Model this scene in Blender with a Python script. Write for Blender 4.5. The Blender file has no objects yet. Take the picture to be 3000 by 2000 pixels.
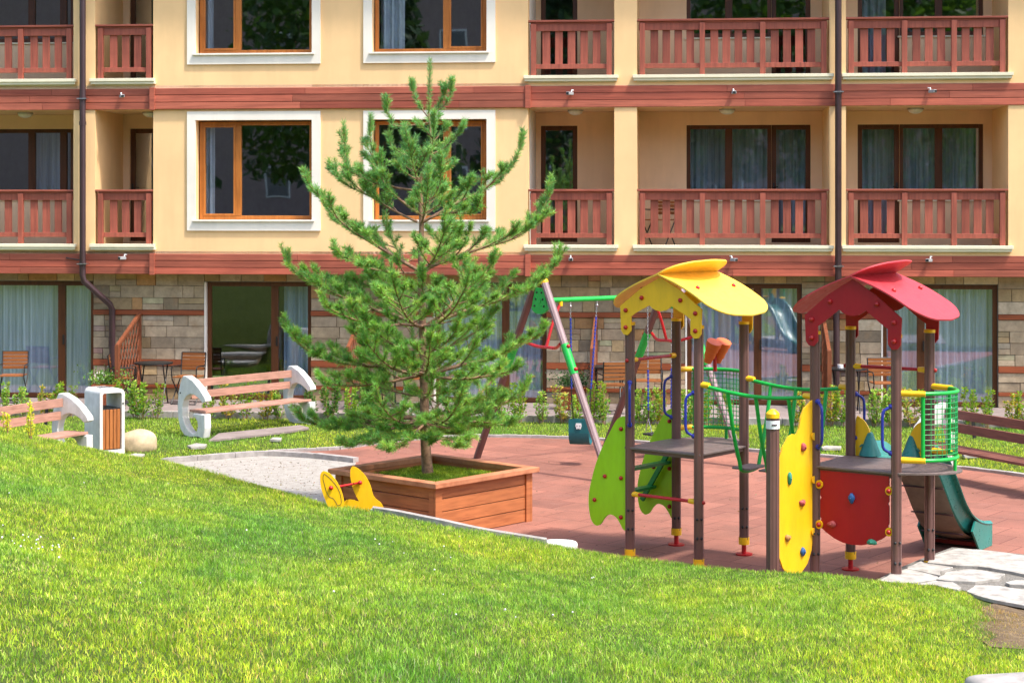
import bpy, math, random
import numpy as np
from mathutils import Vector, Matrix
R = math.radians
random.seed(7); rng = np.random.default_rng(7)
SC = bpy.context.scene
COL = SC.collection
F, H, HV, D0 = 5300.0, 3.5, 605.0, 31.0      # focal length in pixels of the 3000 px photo, eye height, horizon row, distance of the facade
TH = math.atan(0.0957)

# ------------------------------------------------------------ helpers: measuring
def P(u, v, z=0.0):
    y = F*(H-z)/(v-HV); return Vector(((u-1500)/F*y, y, z))
def PD(u, v, y): return Vector(((u-1500)/F*y, y, H-(v-HV)/F*y))
def fs(u, d=0.0):            # facade coordinate along the wall for a photo column at depth d
    a = (u-1500)/F; y = (D0*math.cos(TH)+d)/(a*math.sin(TH)+math.cos(TH))
    return a*y*math.cos(TH)-(y-D0)*math.sin(TH)
def fd(xd, d=0.0): return fs(xd*1.2755, d)
def fw(s, d, z): return Vector((s*math.cos(TH)+d*math.sin(TH), D0-s*math.sin(TH)+d*math.cos(TH), z))

# ------------------------------------------------------------ helpers: objects
WM = {}
def tag(o, label=None, cat=None, group=None, kind=None):
    if label: o['label'] = label
    if cat: o['category'] = cat
    if group: o['group'] = group
    if kind: o['kind'] = kind
    return o
def empty(name, loc, rz=0.0, label=None, cat=None, group=None):
    o = bpy.data.objects.new(name, None); COL.objects.link(o)
    o.location = loc; o.rotation_euler = (0, 0, rz); o.empty_display_size = .2
    WM[o] = Matrix.Translation(Vector(loc)) @ Matrix.Rotation(rz, 4, 'Z')
    return tag(o, label, cat, group)
def frame2(d):
    d = d.normalized(); u = Vector((0, 0, 1)) if abs(d.z) < .95 else Vector((1, 0, 0))
    a = d.cross(u).normalized(); return a, a.cross(d).normalized()
class MB:
    def __init__(s): s.v = []; s.f = []; s.c = []
    def add(s, vs, fs_, col=None):
        n = len(s.v); s.v += [tuple(p) for p in vs]; s.f += [tuple(i+n for i in f) for f in fs_]
        s.c += [col or (1, 1, 1)]*len(vs)
        return s
    def box(s, x0, x1, y0, y1, z0, z1, col=None):
        return s.add([(x0,y0,z0),(x1,y0,z0),(x1,y1,z0),(x0,y1,z0),(x0,y0,z1),(x1,y0,z1),(x1,y1,z1),(x0,y1,z1)],
            [(0,3,2,1),(4,5,6,7),(0,1,5,4),(1,2,6,5),(2,3,7,6),(3,0,4,7)], col)
    def bar(s, p, q, w, t, up=Vector((0,0,1)), col=None):    # beam p-q: width w sideways, thickness t along up
        p = Vector(p); q = Vector(q); d = (q-p).normalized(); a = d.cross(up)
        if a.length < 1e-4: a = Vector((1,0,0))
        a.normalize(); b = a.cross(d).normalized(); vs = []
        for e in (p, q):
            for sa, sb in ((-1,-1),(1,-1),(1,1),(-1,1)): vs.append(e+a*sa*w/2+b*sb*t/2)
        return s.add(vs, [(0,3,2,1),(4,5,6,7),(0,1,5,4),(1,2,6,5),(2,3,7,6),(3,0,4,7)], col)
    def tube(s, pts, r, n=10, col=None, cap=True):
        pts = [Vector(p) for p in pts]; m = len(pts); rr = r if isinstance(r, (list, tuple)) else [r]*m
        vs = []; a = None
        for i, p in enumerate(pts):
            d = (pts[min(i+1, m-1)]-pts[max(i-1, 0)]).normalized()
            if a is None: a, b = frame2(d)
            else:
                a = (a-d*a.dot(d)).normalized(); b = a.cross(d)
            for k in range(n):
                t = 2*math.pi*k/n; vs.append(p+(a*math.cos(t)+b*math.sin(t))*rr[i])
        fs_ = [(i*n+k, i*n+(k+1) % n, (i+1)*n+(k+1) % n, (i+1)*n+k) for i in range(m-1) for k in range(n)]
        if cap: fs_ += [tuple(range(n))[::-1], tuple(range((m-1)*n, m*n))]
        return s.add(vs, fs_, col)
    def ball(s, c, r, nu=12, nv=8, sc=(1,1,1), col=None, ax=None):
        c = Vector(c); M = Matrix.Identity(3)
        if ax is not None: a, b = frame2(Vector(ax)); M = Matrix((a, b, Vector(ax).normalized())).transposed()
        vs = [c+M@Vector((0,0,r*sc[2]))]
        for i in range(1, nv):
            for k in range(nu):
                ph = math.pi*i/nv; t = 2*math.pi*k/nu
                vs.append(c+M@Vector((r*sc[0]*math.sin(ph)*math.cos(t), r*sc[1]*math.sin(ph)*math.sin(t), r*sc[2]*math.cos(ph))))
        vs.append(c+M@Vector((0,0,-r*sc[2]))); L = len(vs)-1
        fs_ = [(0, 1+k, 1+(k+1) % nu) for k in range(nu)]
        for i in range(nv-2):
            for k in range(nu): fs_.append((1+i*nu+k, 1+(i+1)*nu+k, 1+(i+1)*nu+(k+1) % nu, 1+i*nu+(k+1) % nu))
        fs_ += [(L, 1+(nv-2)*nu+(k+1) % nu, 1+(nv-2)*nu+k) for k in range(nu)]
        return s.add(vs, fs_, col)
    def slab(s, outline, n, t, col=None):      # planar outline (3-D points) thickened by t along n, both ways half
        n = Vector(n).normalized(); o = [Vector(p) for p in outline]; m = len(o)
        vs = [p-n*t/2 for p in o]+[p+n*t/2 for p in o]
        return s.add(vs, [tuple(range(m))[::-1], tuple(range(m, 2*m))]+[(i, (i+1) % m, m+(i+1) % m, m+i) for i in range(m)], col)
    def grid(s, rows, thick=0, closed=False, col=None):   # rows of points; optional thickness along the normals
        a = len(rows); b = len(rows[0]); pts = [Vector(p) for r_ in rows for p in r_]
        q = [(i*b+j, i*b+j+1, (i+1)*b+j+1, (i+1)*b+j) for i in range(a-1) for j in range(b-1)]
        if not thick: return s.add(pts, q, col)
        nr = []
        for i in range(a):
            for j in range(b):
                e1 = pts[i*b+min(j+1, b-1)]-pts[i*b+max(j-1, 0)]; e2 = pts[min(i+1, a-1)*b+j]-pts[max(i-1, 0)*b+j]
                c = e1.cross(e2); nr.append(c.normalized() if c.length > 1e-9 else Vector((0,0,1)))
        N = a*b; vs = [p+k*thick/2 for p, k in zip(pts, nr)]+[p-k*thick/2 for p, k in zip(pts, nr)]
        fs_ = q+[tuple(i+N for i in f)[::-1] for f in q]
        bd = [j for j in range(b)]+[i*b+b-1 for i in range(1, a)]+[(a-1)*b+j for j in range(b-2, -1, -1)]+[i*b for i in range(a-2, 0, -1)]
        for k in range(len(bd)):
            i, j = bd[k], bd[(k+1) % len(bd)]; fs_.append((i, i+N, j+N, j))
        return s.add(vs, fs_, col)
    def pieces(s):
        par = list(range(len(s.v)))
        def fd_(i):
            while par[i] != i: par[i] = par[par[i]]; i = par[i]
            return i
        for f in s.f:
            r0 = fd_(f[0])
            for k in f[1:]: par[fd_(k)] = r0
        gr = {}
        for f in s.f: gr.setdefault(fd_(f[0]), []).append(f)
        out = []
        for fl in gr.values():
            ids = sorted({i for f in fl for i in f}); mp = {i: k for k, i in enumerate(ids)}; q = MB()
            q.v = [s.v[i] for i in ids]; q.c = [s.c[i] for i in ids]; q.f = [tuple(mp[i] for i in f) for f in fl]; out.append(q)
        return out
    def build(s, name, mat, parent=None, local=False, each=False, **kw):
        if each: return [q.build1(name, mat, parent, local, **kw) for q in s.pieces()][0]
        return s.build1(name, mat, parent, local, **kw)
    def build1(s, name, mat, parent=None, local=False, smooth=False, bevel=0, kind=None, label=None, cat=None, group=None, sub=0):
        me = bpy.data.meshes.new(name); inv = WM[parent].inverted() if parent else None
        vs = s.v if (local or not parent) else [tuple(inv@Vector(p)) for p in s.v]
        me.from_pydata(vs, [], s.f); me.materials.append(mat)
        if True:
            at = me.color_attributes.new('tint', 'FLOAT_COLOR', 'POINT')
            at.data.foreach_set('color', np.array([list(c)+[1] for c in s.c], 'f').ravel())
        if smooth: me.shade_smooth() if hasattr(me, 'shade_smooth') else None
        me.validate(); me.update()
        o = bpy.data.objects.new(name, me); COL.objects.link(o)
        if parent: o.parent = parent; WM[o] = WM[parent]
        else: WM[o] = Matrix.Identity(4)
        if smooth == 'auto':
            me.shade_smooth(); m = o.modifiers.new('es', 'EDGE_SPLIT'); m.split_angle = R(35)
        if bevel:
            m = o.modifiers.new('bv', 'BEVEL'); m.width = bevel; m.segments = 2; m.limit_method = 'ANGLE'; m.angle_limit = R(35)
        if sub: m = o.modifiers.new('ss', 'SUBSURF'); m.levels = sub; m.render_levels = sub
        return tag(o, label, cat, group, kind)
def npmesh(name, V, FQ, mat, tint=None, parent=None, kind=None, smooth=False):
    V = np.asarray(V, 'f'); FQ = np.asarray(FQ, 'i')
    if parent is not None:
        t = WM[parent].translation; V = V-np.array(t, 'f')
    me = bpy.data.meshes.new(name); k = FQ.shape[1]
    me.vertices.add(len(V)); me.vertices.foreach_set('co', V.ravel())
    me.loops.add(FQ.size); me.loops.foreach_set('vertex_index', FQ.ravel())
    me.polygons.add(len(FQ)); me.polygons.foreach_set('loop_start', np.arange(0, FQ.size, k, dtype='i'))
    me.polygons.foreach_set('loop_total', np.full(len(FQ), k, 'i'))
    if tint is not None:
        at = me.color_attributes.new('tint', 'FLOAT_COLOR', 'POINT')
        at.data.foreach_set('color', np.concatenate([tint, np.ones((len(tint), 1))], 1).astype('f').ravel())
    me.update(calc_edges=True); me.materials.append(mat)
    if smooth: me.shade_smooth()
    o = bpy.data.objects.new(name, me); COL.objects.link(o)
    if parent is not None: o.parent = parent
    WM[o] = WM[parent] if parent else Matrix.Identity(4)
    return tag(o, kind=kind)
def kids(o): return [c for c in bpy.data.objects if c.parent == o]
def copy_tree(o, loc=None, rz=None, label=None, parent=None):
    ch = kids(o); c = o.copy(); COL.objects.link(c)
    if parent: c.parent = parent
    if loc is not None: c.location = loc
    if rz is not None: c.rotation_euler = (0, 0, rz)
    if label: c['label'] = label
    for k in ch: copy_tree(k, parent=c)
    return c
def smoothpath(pts, n=6):           # Catmull-Rom
    pts = [Vector(p) for p in pts]; out = []
    for i in range(len(pts)-1):
        a = pts[max(i-1, 0)]; b = pts[i]; c = pts[i+1]; d = pts[min(i+2, len(pts)-1)]
        for k in range(n):
            t = k/n; out.append(.5*((2*b)+(c-a)*t+(2*a-5*b+4*c-d)*t*t+(3*b-a-3*c+d)*t**3))
    return out+[pts[-1]]

# ------------------------------------------------------------ materials
def newmat(name):
    m = bpy.data.materials.new(name); m.use_nodes = True; nt = m.node_tree; nt.nodes.clear()
    out = nt.nodes.new('ShaderNodeOutputMaterial'); return m, nt, out
def nd(nt, typ, ins=None, **kw):
    n = nt.nodes.new(typ)
    for k, v in kw.items(): setattr(n, k, v)
    for k, v in (ins or {}).items():
        if isinstance(v, bpy.types.NodeSocket): nt.links.new(v, n.inputs[k])
        else: n.inputs[k].default_value = v
    return n
def c4(c): return (c[0], c[1], c[2], 1)
def ramp(nt, fac, stops):
    n = nt.nodes.new('ShaderNodeValToRGB'); nt.links.new(fac, n.inputs[0]); e = n.color_ramp.elements
    e[0].position = stops[0][0]; e[0].color = c4(stops[0][1]); e[1].position = stops[-1][0]; e[1].color = c4(stops[-1][1])
    for p, c in stops[1:-1]: x = e.new(p); x.color = c4(c)
    return n.outputs[0]
def coords(nt, scale=(1,1,1), world=False, rot=(0,0,0)):
    src = nd(nt, 'ShaderNodeNewGeometry').outputs['Position'] if world else nd(nt, 'ShaderNodeTexCoord').outputs['Object']
    return nd(nt, 'ShaderNodeMapping', {'Vector': src, 'Scale': scale, 'Rotation': rot}).outputs[0]
def noise(nt, vec, sc, det=4, rough=.55): return nd(nt, 'ShaderNodeTexNoise', {'Vector': vec, 'Scale': sc, 'Detail': det, 'Roughness': rough}).outputs['Fac']
def bump(nt, h, st=.3, dist=.01, nrm=None):
    ins = {'Height': h, 'Strength': st, 'Distance': dist}
    if nrm: ins['Normal'] = nrm
    return nd(nt, 'ShaderNodeBump', ins).outputs[0]
def bsdf(nt, out, col, rough=.6, spec=.5, nrm=None, coat=0, metal=0):
    ins = {'Base Color': col if isinstance(col, bpy.types.NodeSocket) else c4(col), 'Roughness': rough, 'Specular IOR Level': spec, 'Metallic': metal, 'Coat Weight': coat}
    if nrm: ins['Normal'] = nrm
    b = nd(nt, 'ShaderNodeBsdfPrincipled', ins); nt.links.new(b.outputs[0], out.inputs[0]); return b
def mixc(nt, a, b, fac, blend='MIX'):
    n = nt.nodes.new('ShaderNodeMix'); n.data_type = 'RGBA'; n.blend_type = blend
    for k, v in ((0, fac), (6, a), (7, b)):
        if isinstance(v, bpy.types.NodeSocket): nt.links.new(v, n.inputs[k])
        else: n.inputs[k].default_value = v if k == 0 else c4(v)
    return n.outputs[2]
def plain(name, col, rough=.5, var=.12, sc=6, bst=.05, spec=.5, metal=0, coat=0, bsc=60):
    m, nt, out = newmat(name); v = coords(nt)
    lo = tuple(c*(1-var) for c in col); hi = tuple(min(1, c*(1+var)) for c in col)
    c = ramp(nt, noise(nt, v, sc, 6, .65), [(.3, lo), (.7, hi)])
    gr = noise(nt, coords(nt, (5, 5, 1.1)), 1.6, 8, .72)
    c = mixc(nt, c, ramp(nt, gr, [(.40, (1,1,1)), (.52, (.94,.935,.92)), (.70, (.84,.82,.79))]), 1.0, 'MULTIPLY')
    rg = ramp(nt, noise(nt, v, 14, 6, .7), [(.35, (rough*.85,)*3), (.7, (min(1, rough*1.35),)*3)])
    b = bsdf(nt, out, c, rough, spec, bump(nt, noise(nt, v, bsc, 3), bst, .004), coat, metal); nt.links.new(rg, b.inputs['Roughness']); return m
def wood(name, col, dark, scale=(2, 30, 30), rough=.55, bst=.25):
    m, nt, out = newmat(name); v = coords(nt, scale)
    g = noise(nt, v, 1.0, 6, .6); big = noise(nt, coords(nt, (1.1, 1.1, 2.2)), 1.3, 3)
    c = ramp(nt, g, [(.28, dark), (.5, col), (.75, tuple(min(1, x*1.25) for x in col))])
    c = mixc(nt, c, tuple(x*.62 for x in col), ramp(nt, big, [(.45, (0,0,0)), (.7, (.55,.55,.55))]))
    at = nd(nt, 'ShaderNodeAttribute', attribute_name='tint').outputs['Color']
    c = mixc(nt, c, at, 1.0, 'MULTIPLY')
    bsdf(nt, out, c, rough, .35, bump(nt, g, bst, .004)); return m
def tinted(name, rough=.6, sc=9, amt=.35, bst=.3, bsc=40, spec=.3, alt=None):
    m, nt, out = newmat(name); v = coords(nt)
    at = nd(nt, 'ShaderNodeAttribute', attribute_name='tint').outputs['Color']
    n1 = noise(nt, v, sc, 8, .7)
    c = mixc(nt, at, ramp(nt, n1, [(.25, (1-amt,)*3), (.75, (1+amt*.4,)*3)]), 1.0, 'MULTIPLY')
    if alt: c = mixc(nt, c, alt, ramp(nt, noise(nt, v, 3.1, 5, .7), [(.55, (0,0,0)), (.7, (.6,.6,.6))]))
    bsdf(nt, out, c, rough, spec, bump(nt, noise(nt, v, bsc, 8, .7), bst, .01)); return m
def glassmat(name, refl=.3, tintc=(.75, .8, .8)):
    m, nt, out = newmat(name)
    v = coords(nt, (1,1,1)); nrm = bump(nt, noise(nt, v, 1.3, 1), .03, .02)
    g = nd(nt, 'ShaderNodeBsdfGlossy', {'Color': (.95,.97,1,1), 'Roughness': .015, 'Normal': nrm})
    t = nd(nt, 'ShaderNodeBsdfTransparent', {'Color': c4(tintc)})
    fr = nd(nt, 'ShaderNodeFresnel', {'IOR': 1.5}).outputs[0]
    f = nd(nt, 'ShaderNodeMath', {0: fr, 1: refl}, operation='ADD').outputs[0]
    bf = nd(nt, 'ShaderNodeNewGeometry').outputs['Backfacing']; bi = nd(nt, 'ShaderNodeMath', {0: 1.0, 1: bf}, operation='SUBTRACT').outputs[0]
    f = nd(nt, 'ShaderNodeMath', {0: f, 1: bi}, operation='MULTIPLY').outputs[0]
    mx = nd(nt, 'ShaderNodeMixShader', {0: f, 1: t.outputs[0], 2: g.outputs[0]}); nt.links.new(mx.outputs[0], out.inputs[0]); return m
def leafmat(name, rough=.5, transl=.35, patch=None, spec=.3):
    m, nt, out = newmat(name)
    at = nd(nt, 'ShaderNodeAttribute', attribute_name='tint').outputs['Color']
    if patch:
        wv = coords(nt, world=True); w = nd(nt, 'ShaderNodeMapping', {'Vector': wv, 'Scale': (1, .55, 1)}).outputs[0]
        a = ramp(nt, noise(nt, w, patch, 4, .55), [(.34, (.62,.84,.98)), (.48, (1,1,1)), (.62, (1.4,1.16,.85))])
        a2 = ramp(nt, noise(nt, w, 7.0, 5, .7), [(.34, (.50,.62,.62)), (.5, (1,1,1)), (.64, (1.5,1.38,1.5))]); a = mixc(nt, a, a2, 1.0, 'MULTIPLY')
        at = mixc(nt, at, a, 1.0, 'MULTIPLY')
    b = nd(nt, 'ShaderNodeBsdfPrincipled', {'Base Color': at, 'Roughness': rough, 'Specular IOR Level': spec})
    t = nd(nt, 'ShaderNodeBsdfTranslucent', {'Color': mixc(nt, at, (1.5,1.35,.55), 1.0, 'MULTIPLY')})
    mx = nd(nt, 'ShaderNodeMixShader', {0: transl, 1: b.outputs[0], 2: t.outputs[0]}); nt.links.new(mx.outputs[0], out.inputs[0]); return m

M = {}
def plaster(name, col):
    m, nt, out = newmat(name); v = coords(nt)
    st = noise(nt, coords(nt, (2.2, 2.2, .35)), 1.2, 5, .6)
    c = ramp(nt, noise(nt, v, .8, 6, .6), [(.3, tuple(x*.88 for x in col)), (.7, tuple(min(1, x*1.05) for x in col))])
    c = mixc(nt, c, tuple(x*.82 for x in col), ramp(nt, st, [(.48, (0,0,0)), (.72, (.6,.6,.6))]))
    bsdf(nt, out, c, .9, .15, bump(nt, noise(nt, v, 220, 4, .7), .35, .004)); return m
M['yellow_plaster'] = plaster('yellow_plaster', (.90, .595, .30))
M['cream_plaster'] = plaster('cream_plaster', (.88, .62, .39))
M['white_plaster'] = plaster('white_plaster', (.84, .78, .68))
M['ledge'] = plaster('ledge_stone', (.80, .74, .55))
M['band'] = wood('stained_boards', (.40, .105, .062), (.26, .062, .038), (1.2, 30, 26))
M['rail'] = wood('railing_wood_upright', (.33, .088, .055), (.20, .05, .034), (30, 30, 1.6))
M['railh'] = wood('railing_wood_lengthwise', (.33, .088, .055), (.20, .05, .034), (1.6, 30, 30))
M['frame_light'] = wood('window_oak', (.42, .145, .03), (.30, .09, .018), (18, 18, 1.5), .35, .1)
M['frame_dark'] = wood('door_frame_wood', (.105, .035, .013), (.06, .02, .008), (18, 18, 1.5), .35, .1)
M['trim'] = wood('wall_trim_wood', (.26, .065, .022), (.15, .035, .014), (1.5, 30, 30))
M['screen'] = wood('screen_wood', (.20, .060, .024), (.11, .033, .014), (25, 25, 1.6))
M['stone'] = tinted('cladding_stone', .75, 7, .45, .55, 30, .25, alt=(.30, .19, .10))
M['mortar'] = plain('mortar', (.16, .14, .115), .9)
M['glass'] = glassmat('window_glass', .24, (.9,.94,.97))
M['glass_g'] = glassmat('terrace_glass', .22, (.92,.96,1))
M['glass_b'] = glassmat('dim_terrace_glass', .09, (.8,.86,.9))
M['pipe'] = plain('brown_pipe', (.055, .028, .032), .35, .15, 3, .02)
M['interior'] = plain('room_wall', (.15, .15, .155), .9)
M['metal_black'] = plain('black_metal', (.012, .012, .013), .4)
M['chair_wood'] = wood('chair_slat_wood', (.27, .092, .026), (.16, .052, .016), (2, 40, 40), .4)
M['planter'] = wood('planter_boards', (.46, .155, .055), (.30, .085, .03), (2.4, 2.4, 26), .5)
M['planter_top'] = wood('planter_cap', (.50, .20, .10), (.36, .12, .055), (6, 6, 6), .5)
M['bench_wood'] = wood('bench_slats', (.44, .235, .175), (.30, .14, .10), (5, 5, 40), .45)
M['bench_dark'] = wood('bench_slats_dark', (.20, .075, .055), (.12, .045, .035), (5, 5, 40), .45)
M['bin_wood'] = wood('bin_slats', (.38, .13, .035), (.2, .06, .02), (30, 30, 2), .45)
M['concrete_white'] = plain('white_concrete', (.66, .65, .62), .75, .14, 5, .2)
M['kerb'] = plain('concrete_kerb', (.34, .31, .29), .9, .25, 9, .3)
M['paving'] = plain('terrace_paving', (.25, .20, .185), .8, .2, 3, .15)
M['boulder'] = plain('boulder_stone', (.56, .42, .27), .8, .42, 4, .4, bsc=25)
M['flag'] = plain('flagstone', (.37, .345, .31), .85, .38, 9, .4, bsc=35)
M['post'] = plain('post_brown', (.155, .075, .066), .38, .1, 3, .03)
M['swing_post'] = plain('swing_post_lit', (.27, .185, .19), .38, .1, 3, .03)
M['yellow'] = plain('yellow_board', (.96, .53, .008), .4, .05, 2, .04)
M['roof_yellow'] = plain('yellow_roof_board', (.95, .60, .06), .45, .04, 2, .04)  # paler than the yellow board, bright sky glare put into the colour
M['red'] = plain('red_board', (.40, .001, .010), .45, .06, 2, .04)
M['roof_red'] = plain('red_roof_board', (.54, .022, .035), .5, .05, 2, .04, spec=.9)  # pinker, lighter copy of the red board: sky sheen painted into the base
M['lime'] = plain('lime_board', (.33, .64, .004), .38, .05, 2, .04)
M['red_metal'] = plain('red_metal', (.48, .012, .015), .3, .05, 2)
M['red_cap'] = plain('red_bolt_cap', (.42, .012, .012), .3)
M['orange'] = plain('orange_plastic', (.95, .17, .035), .4)
M['green'] = plain('green_tube', (.008, .42, .055), .3, .08, 3)
M['green_dark'] = plain('green_step_tube', (.008, .22, .05), .35)
M['blue'] = plain('blue_handle', (.02, .03, .30), .3)
M['teal'] = plain('teal_plastic', (.022, .21, .18), .3, .12, 3, .06)
M['teal_seat'] = plain('teal_seat', (.008, .12, .14), .35)
M['cam_grey'] = plain('camera_grey', (.35, .35, .36), .5)
M['slide_under'] = plain('slide_underside', (.16, .14, .11), .6, .2, 5)
M['deck'] = plain('deck_board', (.17, .125, .115), .45, .15, 25, .2, bsc=160)
M['rubber_black'] = plain('black_rubber', (.02, .02, .022), .6)
M['chain'] = plain('chain_steel', (.5, .5, .52), .35, .1, 4, metal=1)
M['chain_blue'] = plain('chain_blue_sleeve', (.02, .05, .35), .4)
M['white'] = plain('white_plate', (.78, .78, .78), .5)
M['hold_pink'] = plain('hold_red', (.42, .07, .07), .6)
M['hold_blue'] = plain('hold_blue', (.02, .10, .30), .6)
M['hold_green'] = plain('hold_green', (.03, .26, .17), .6)
M['hold_tan'] = plain('hold_ochre', (.45, .22, .06), .6)
M['rope'] = plain('net_green', (.01, .34, .08), .5)
M['curtain'] = None
def curtain_mat():
    m, nt, out = newmat('sheer_fabric')
    v = coords(nt, (11, 11, .2)); c = ramp(nt, noise(nt, v, 1.5, 3), [(.3, (.36,.43,.52)), (.7, (.80,.86,.92))])  # upright streaks paint the fold shading, blue cast of the glass reflection included
    d = nd(nt, 'ShaderNodeBsdfDiffuse', {'Color': c}); t = nd(nt, 'ShaderNodeBsdfTranslucent', {'Color': c}); tr = nd(nt, 'ShaderNodeBsdfTransparent')
    a = nd(nt, 'ShaderNodeMixShader', {0: .15, 1: d.outputs[0], 2: t.outputs[0]}); b = nd(nt, 'ShaderNodeMixShader', {0: .08, 1: a.outputs[0], 2: tr.outputs[0]})
    nt.links.new(b.outputs[0], out.inputs[0]); return m
M['curtain'] = curtain_mat()
M['needles'] = leafmat('pine_needles', .45, .3)
M['leaves'] = leafmat('shrub_leaves', .5, .4)
M['blades'] = leafmat('grass_blades', .5, .45, patch=.55)
M['bark'] = plain('pine_bark', (.30, .17, .105), .9, .55, 22, .9, bsc=45)
def soil_green(name, cols, sc):
    m, nt, out = newmat(name); v = coords(nt, world=True)
    c = ramp(nt, noise(nt, v, sc, 8, .75), [(.25, cols[0]), (.5, cols[1]), (.75, cols[2])])
    bsdf(nt, out, c, .95, .1, bump(nt, noise(nt, v, 70, 6, .8), .8, .03)); return m
M['lawn'] = soil_green('lawn_soil', [(.045,.065,.014), (.085,.12,.025), (.14,.165,.045)], 14)
M['sand'] = soil_green('sand', [(.27,.24,.205), (.42,.385,.34), (.52,.485,.44)], 9)
M['gravel'] = soil_green('gravel_joint', [(.12,.11,.09), (.25,.23,.20), (.42,.40,.37)], 60)
def rubber_mat():
    m, nt, out = newmat('rubber_tiles')
    v = coords(nt, world=True, rot=(0,0,R(37)))
    br = nd(nt, 'ShaderNodeTexBrick', {'Vector': v, 'Scale': 1.0, 'Mortar Size': .006, 'Mortar Smooth': .3, 'Brick Width': .5, 'Row Height': .5, 'Color1': (.32,.135,.095,1), 'Color2': (.25,.105,.076,1), 'Mortar': (.13,.045,.035,1)}, offset=.5)
    wv = coords(nt, world=True)
    c = mixc(nt, br.outputs['Color'], ramp(nt, noise(nt, wv, 1.1, 6, .65), [(.3, (.74,.78,.80)), (.7, (1.18,1.15,1.14))]), 1.0, 'MULTIPLY')
    c = mixc(nt, c, (.34,.20,.165), ramp(nt, noise(nt, wv, 3.0, 9, .85), [(.54, (0,0,0)), (.75, (.6,.6,.6))]))
    c = mixc(nt, c, (.12,.07,.055), ramp(nt, noise(nt, wv, 2.1, 9, .8), [(.56, (0,0,0)), (.72, (.55,.55,.55))]))
    g = noise(nt, wv, 180, 4, .8)
    c = mixc(nt, c, ramp(nt, g, [(.35, (.75,.75,.75)), (.65, (1.2,1.2,1.2))]), 1.0, 'MULTIPLY')
    n1 = bump(nt, g, .5, .006); n2 = bump(nt, br.outputs['Fac'], -.6, .006, n1)
    bsdf(nt, out, c, .85, .25, n2); return m
M['rubber'] = rubber_mat()
# ============================================================ BUILDING (local frame: x along the wall, y into the wall, z up)
FL2 = 2.89
bld = empty('apartment_building', (0, D0, 0), -TH, 'three storey yellow building with wooden balconies and stone clad ground floor', 'building')
def B(mb, name, mat, parent=None, **k): return mb.build(name, M[mat], parent or bld, local=True, **k)
def wallp(mb, s0, s1, z0, z1, d0, d1, holes=()):
    S = sorted({s0, s1, *[h[0] for h in holes], *[h[1] for h in holes]}); Z = sorted({z0, z1, *[h[2] for h in holes], *[h[3] for h in holes]})
    S = [x for x in S if s0 <= x <= s1]; Z = [x for x in Z if z0 <= x <= z1]
    def solid(i, j):
        if i < 0 or j < 0 or i >= len(S)-1 or j >= len(Z)-1: return False
        x = (S[i]+S[i+1])/2; z = (Z[j]+Z[j+1])/2
        return not any(h[0] < x < h[1] and h[2] < z < h[3] for h in holes)
    for i in range(len(S)-1):
        for j in range(len(Z)-1):
            if not solid(i, j): continue
            a, b, c, d = S[i], S[i+1], Z[j], Z[j+1]
            mb.add([(a,d0,c),(b,d0,c),(b,d0,d),(a,d0,d)], [(0,1,2,3)]); mb.add([(a,d1,c),(b,d1,c),(b,d1,d),(a,d1,d)], [(3,2,1,0)])
            if not solid(i-1, j): mb.add([(a,d0,c),(a,d1,c),(a,d1,d),(a,d0,d)], [(3,2,1,0)])
            if not solid(i+1, j): mb.add([(b,d0,c),(b,d1,c),(b,d1,d),(b,d0,d)], [(0,1,2,3)])
            if not solid(i, j-1): mb.add([(a,d0,c),(b,d0,c),(b,d1,c),(a,d1,c)], [(3,2,1,0)])
            if not solid(i, j+1): mb.add([(a,d0,d),(b,d0,d),(b,d1,d),(a,d1,d)], [(0,1,2,3)])
SL, SR = -11.5, 13.5
bayL, bayR = fd(352), fd(1213)
wins = [(fd(450), fd(717)), (fd(855), fd(1118))]; WZ0, WZ1 = 3.25, 5.0
# front storey walls of the bay between the balconies
for k in range(2):
    dz = k*FL2; w = MB()
    wallp(w, bayL, bayR, 2.675+dz, 5.19+dz, 0.0, .28, [(a, b, WZ0+dz, WZ1+dz) for a, b in wins]); B(w, 'wall', 'yellow_plaster')
# pillars: front plane, solid back to the balcony wall
BD = 1.6
pill = [(fd(169), fd(218)), (fd(1411), fd(1463)), (fd(1905), fd(1943)), (fd(2316), SR)]
for k in range(2):
    dz = k*FL2
    for a, b in pill:
        w = MB(); w.box(a, b, 0, BD, 2.675+dz, 5.19+dz); B(w, 'pillar', 'yellow_plaster')
# side walls of the bay facing the balconies
for k in range(2):
    dz = k*FL2
    for a, b in ((bayL+.002, bayL+.25), (bayR-.25, bayR-.002)):
        w = MB(); w.box(a, b, .281, BD, 2.675+dz, 5.19+dz); B(w, 'side_wall', 'white_plaster')
opens = [(SL, fd(169)), (fd(218), bayL), (bayR, fd(1411)), (fd(1463), fd(1905)), (fd(1943), fd(2316))]
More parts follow.
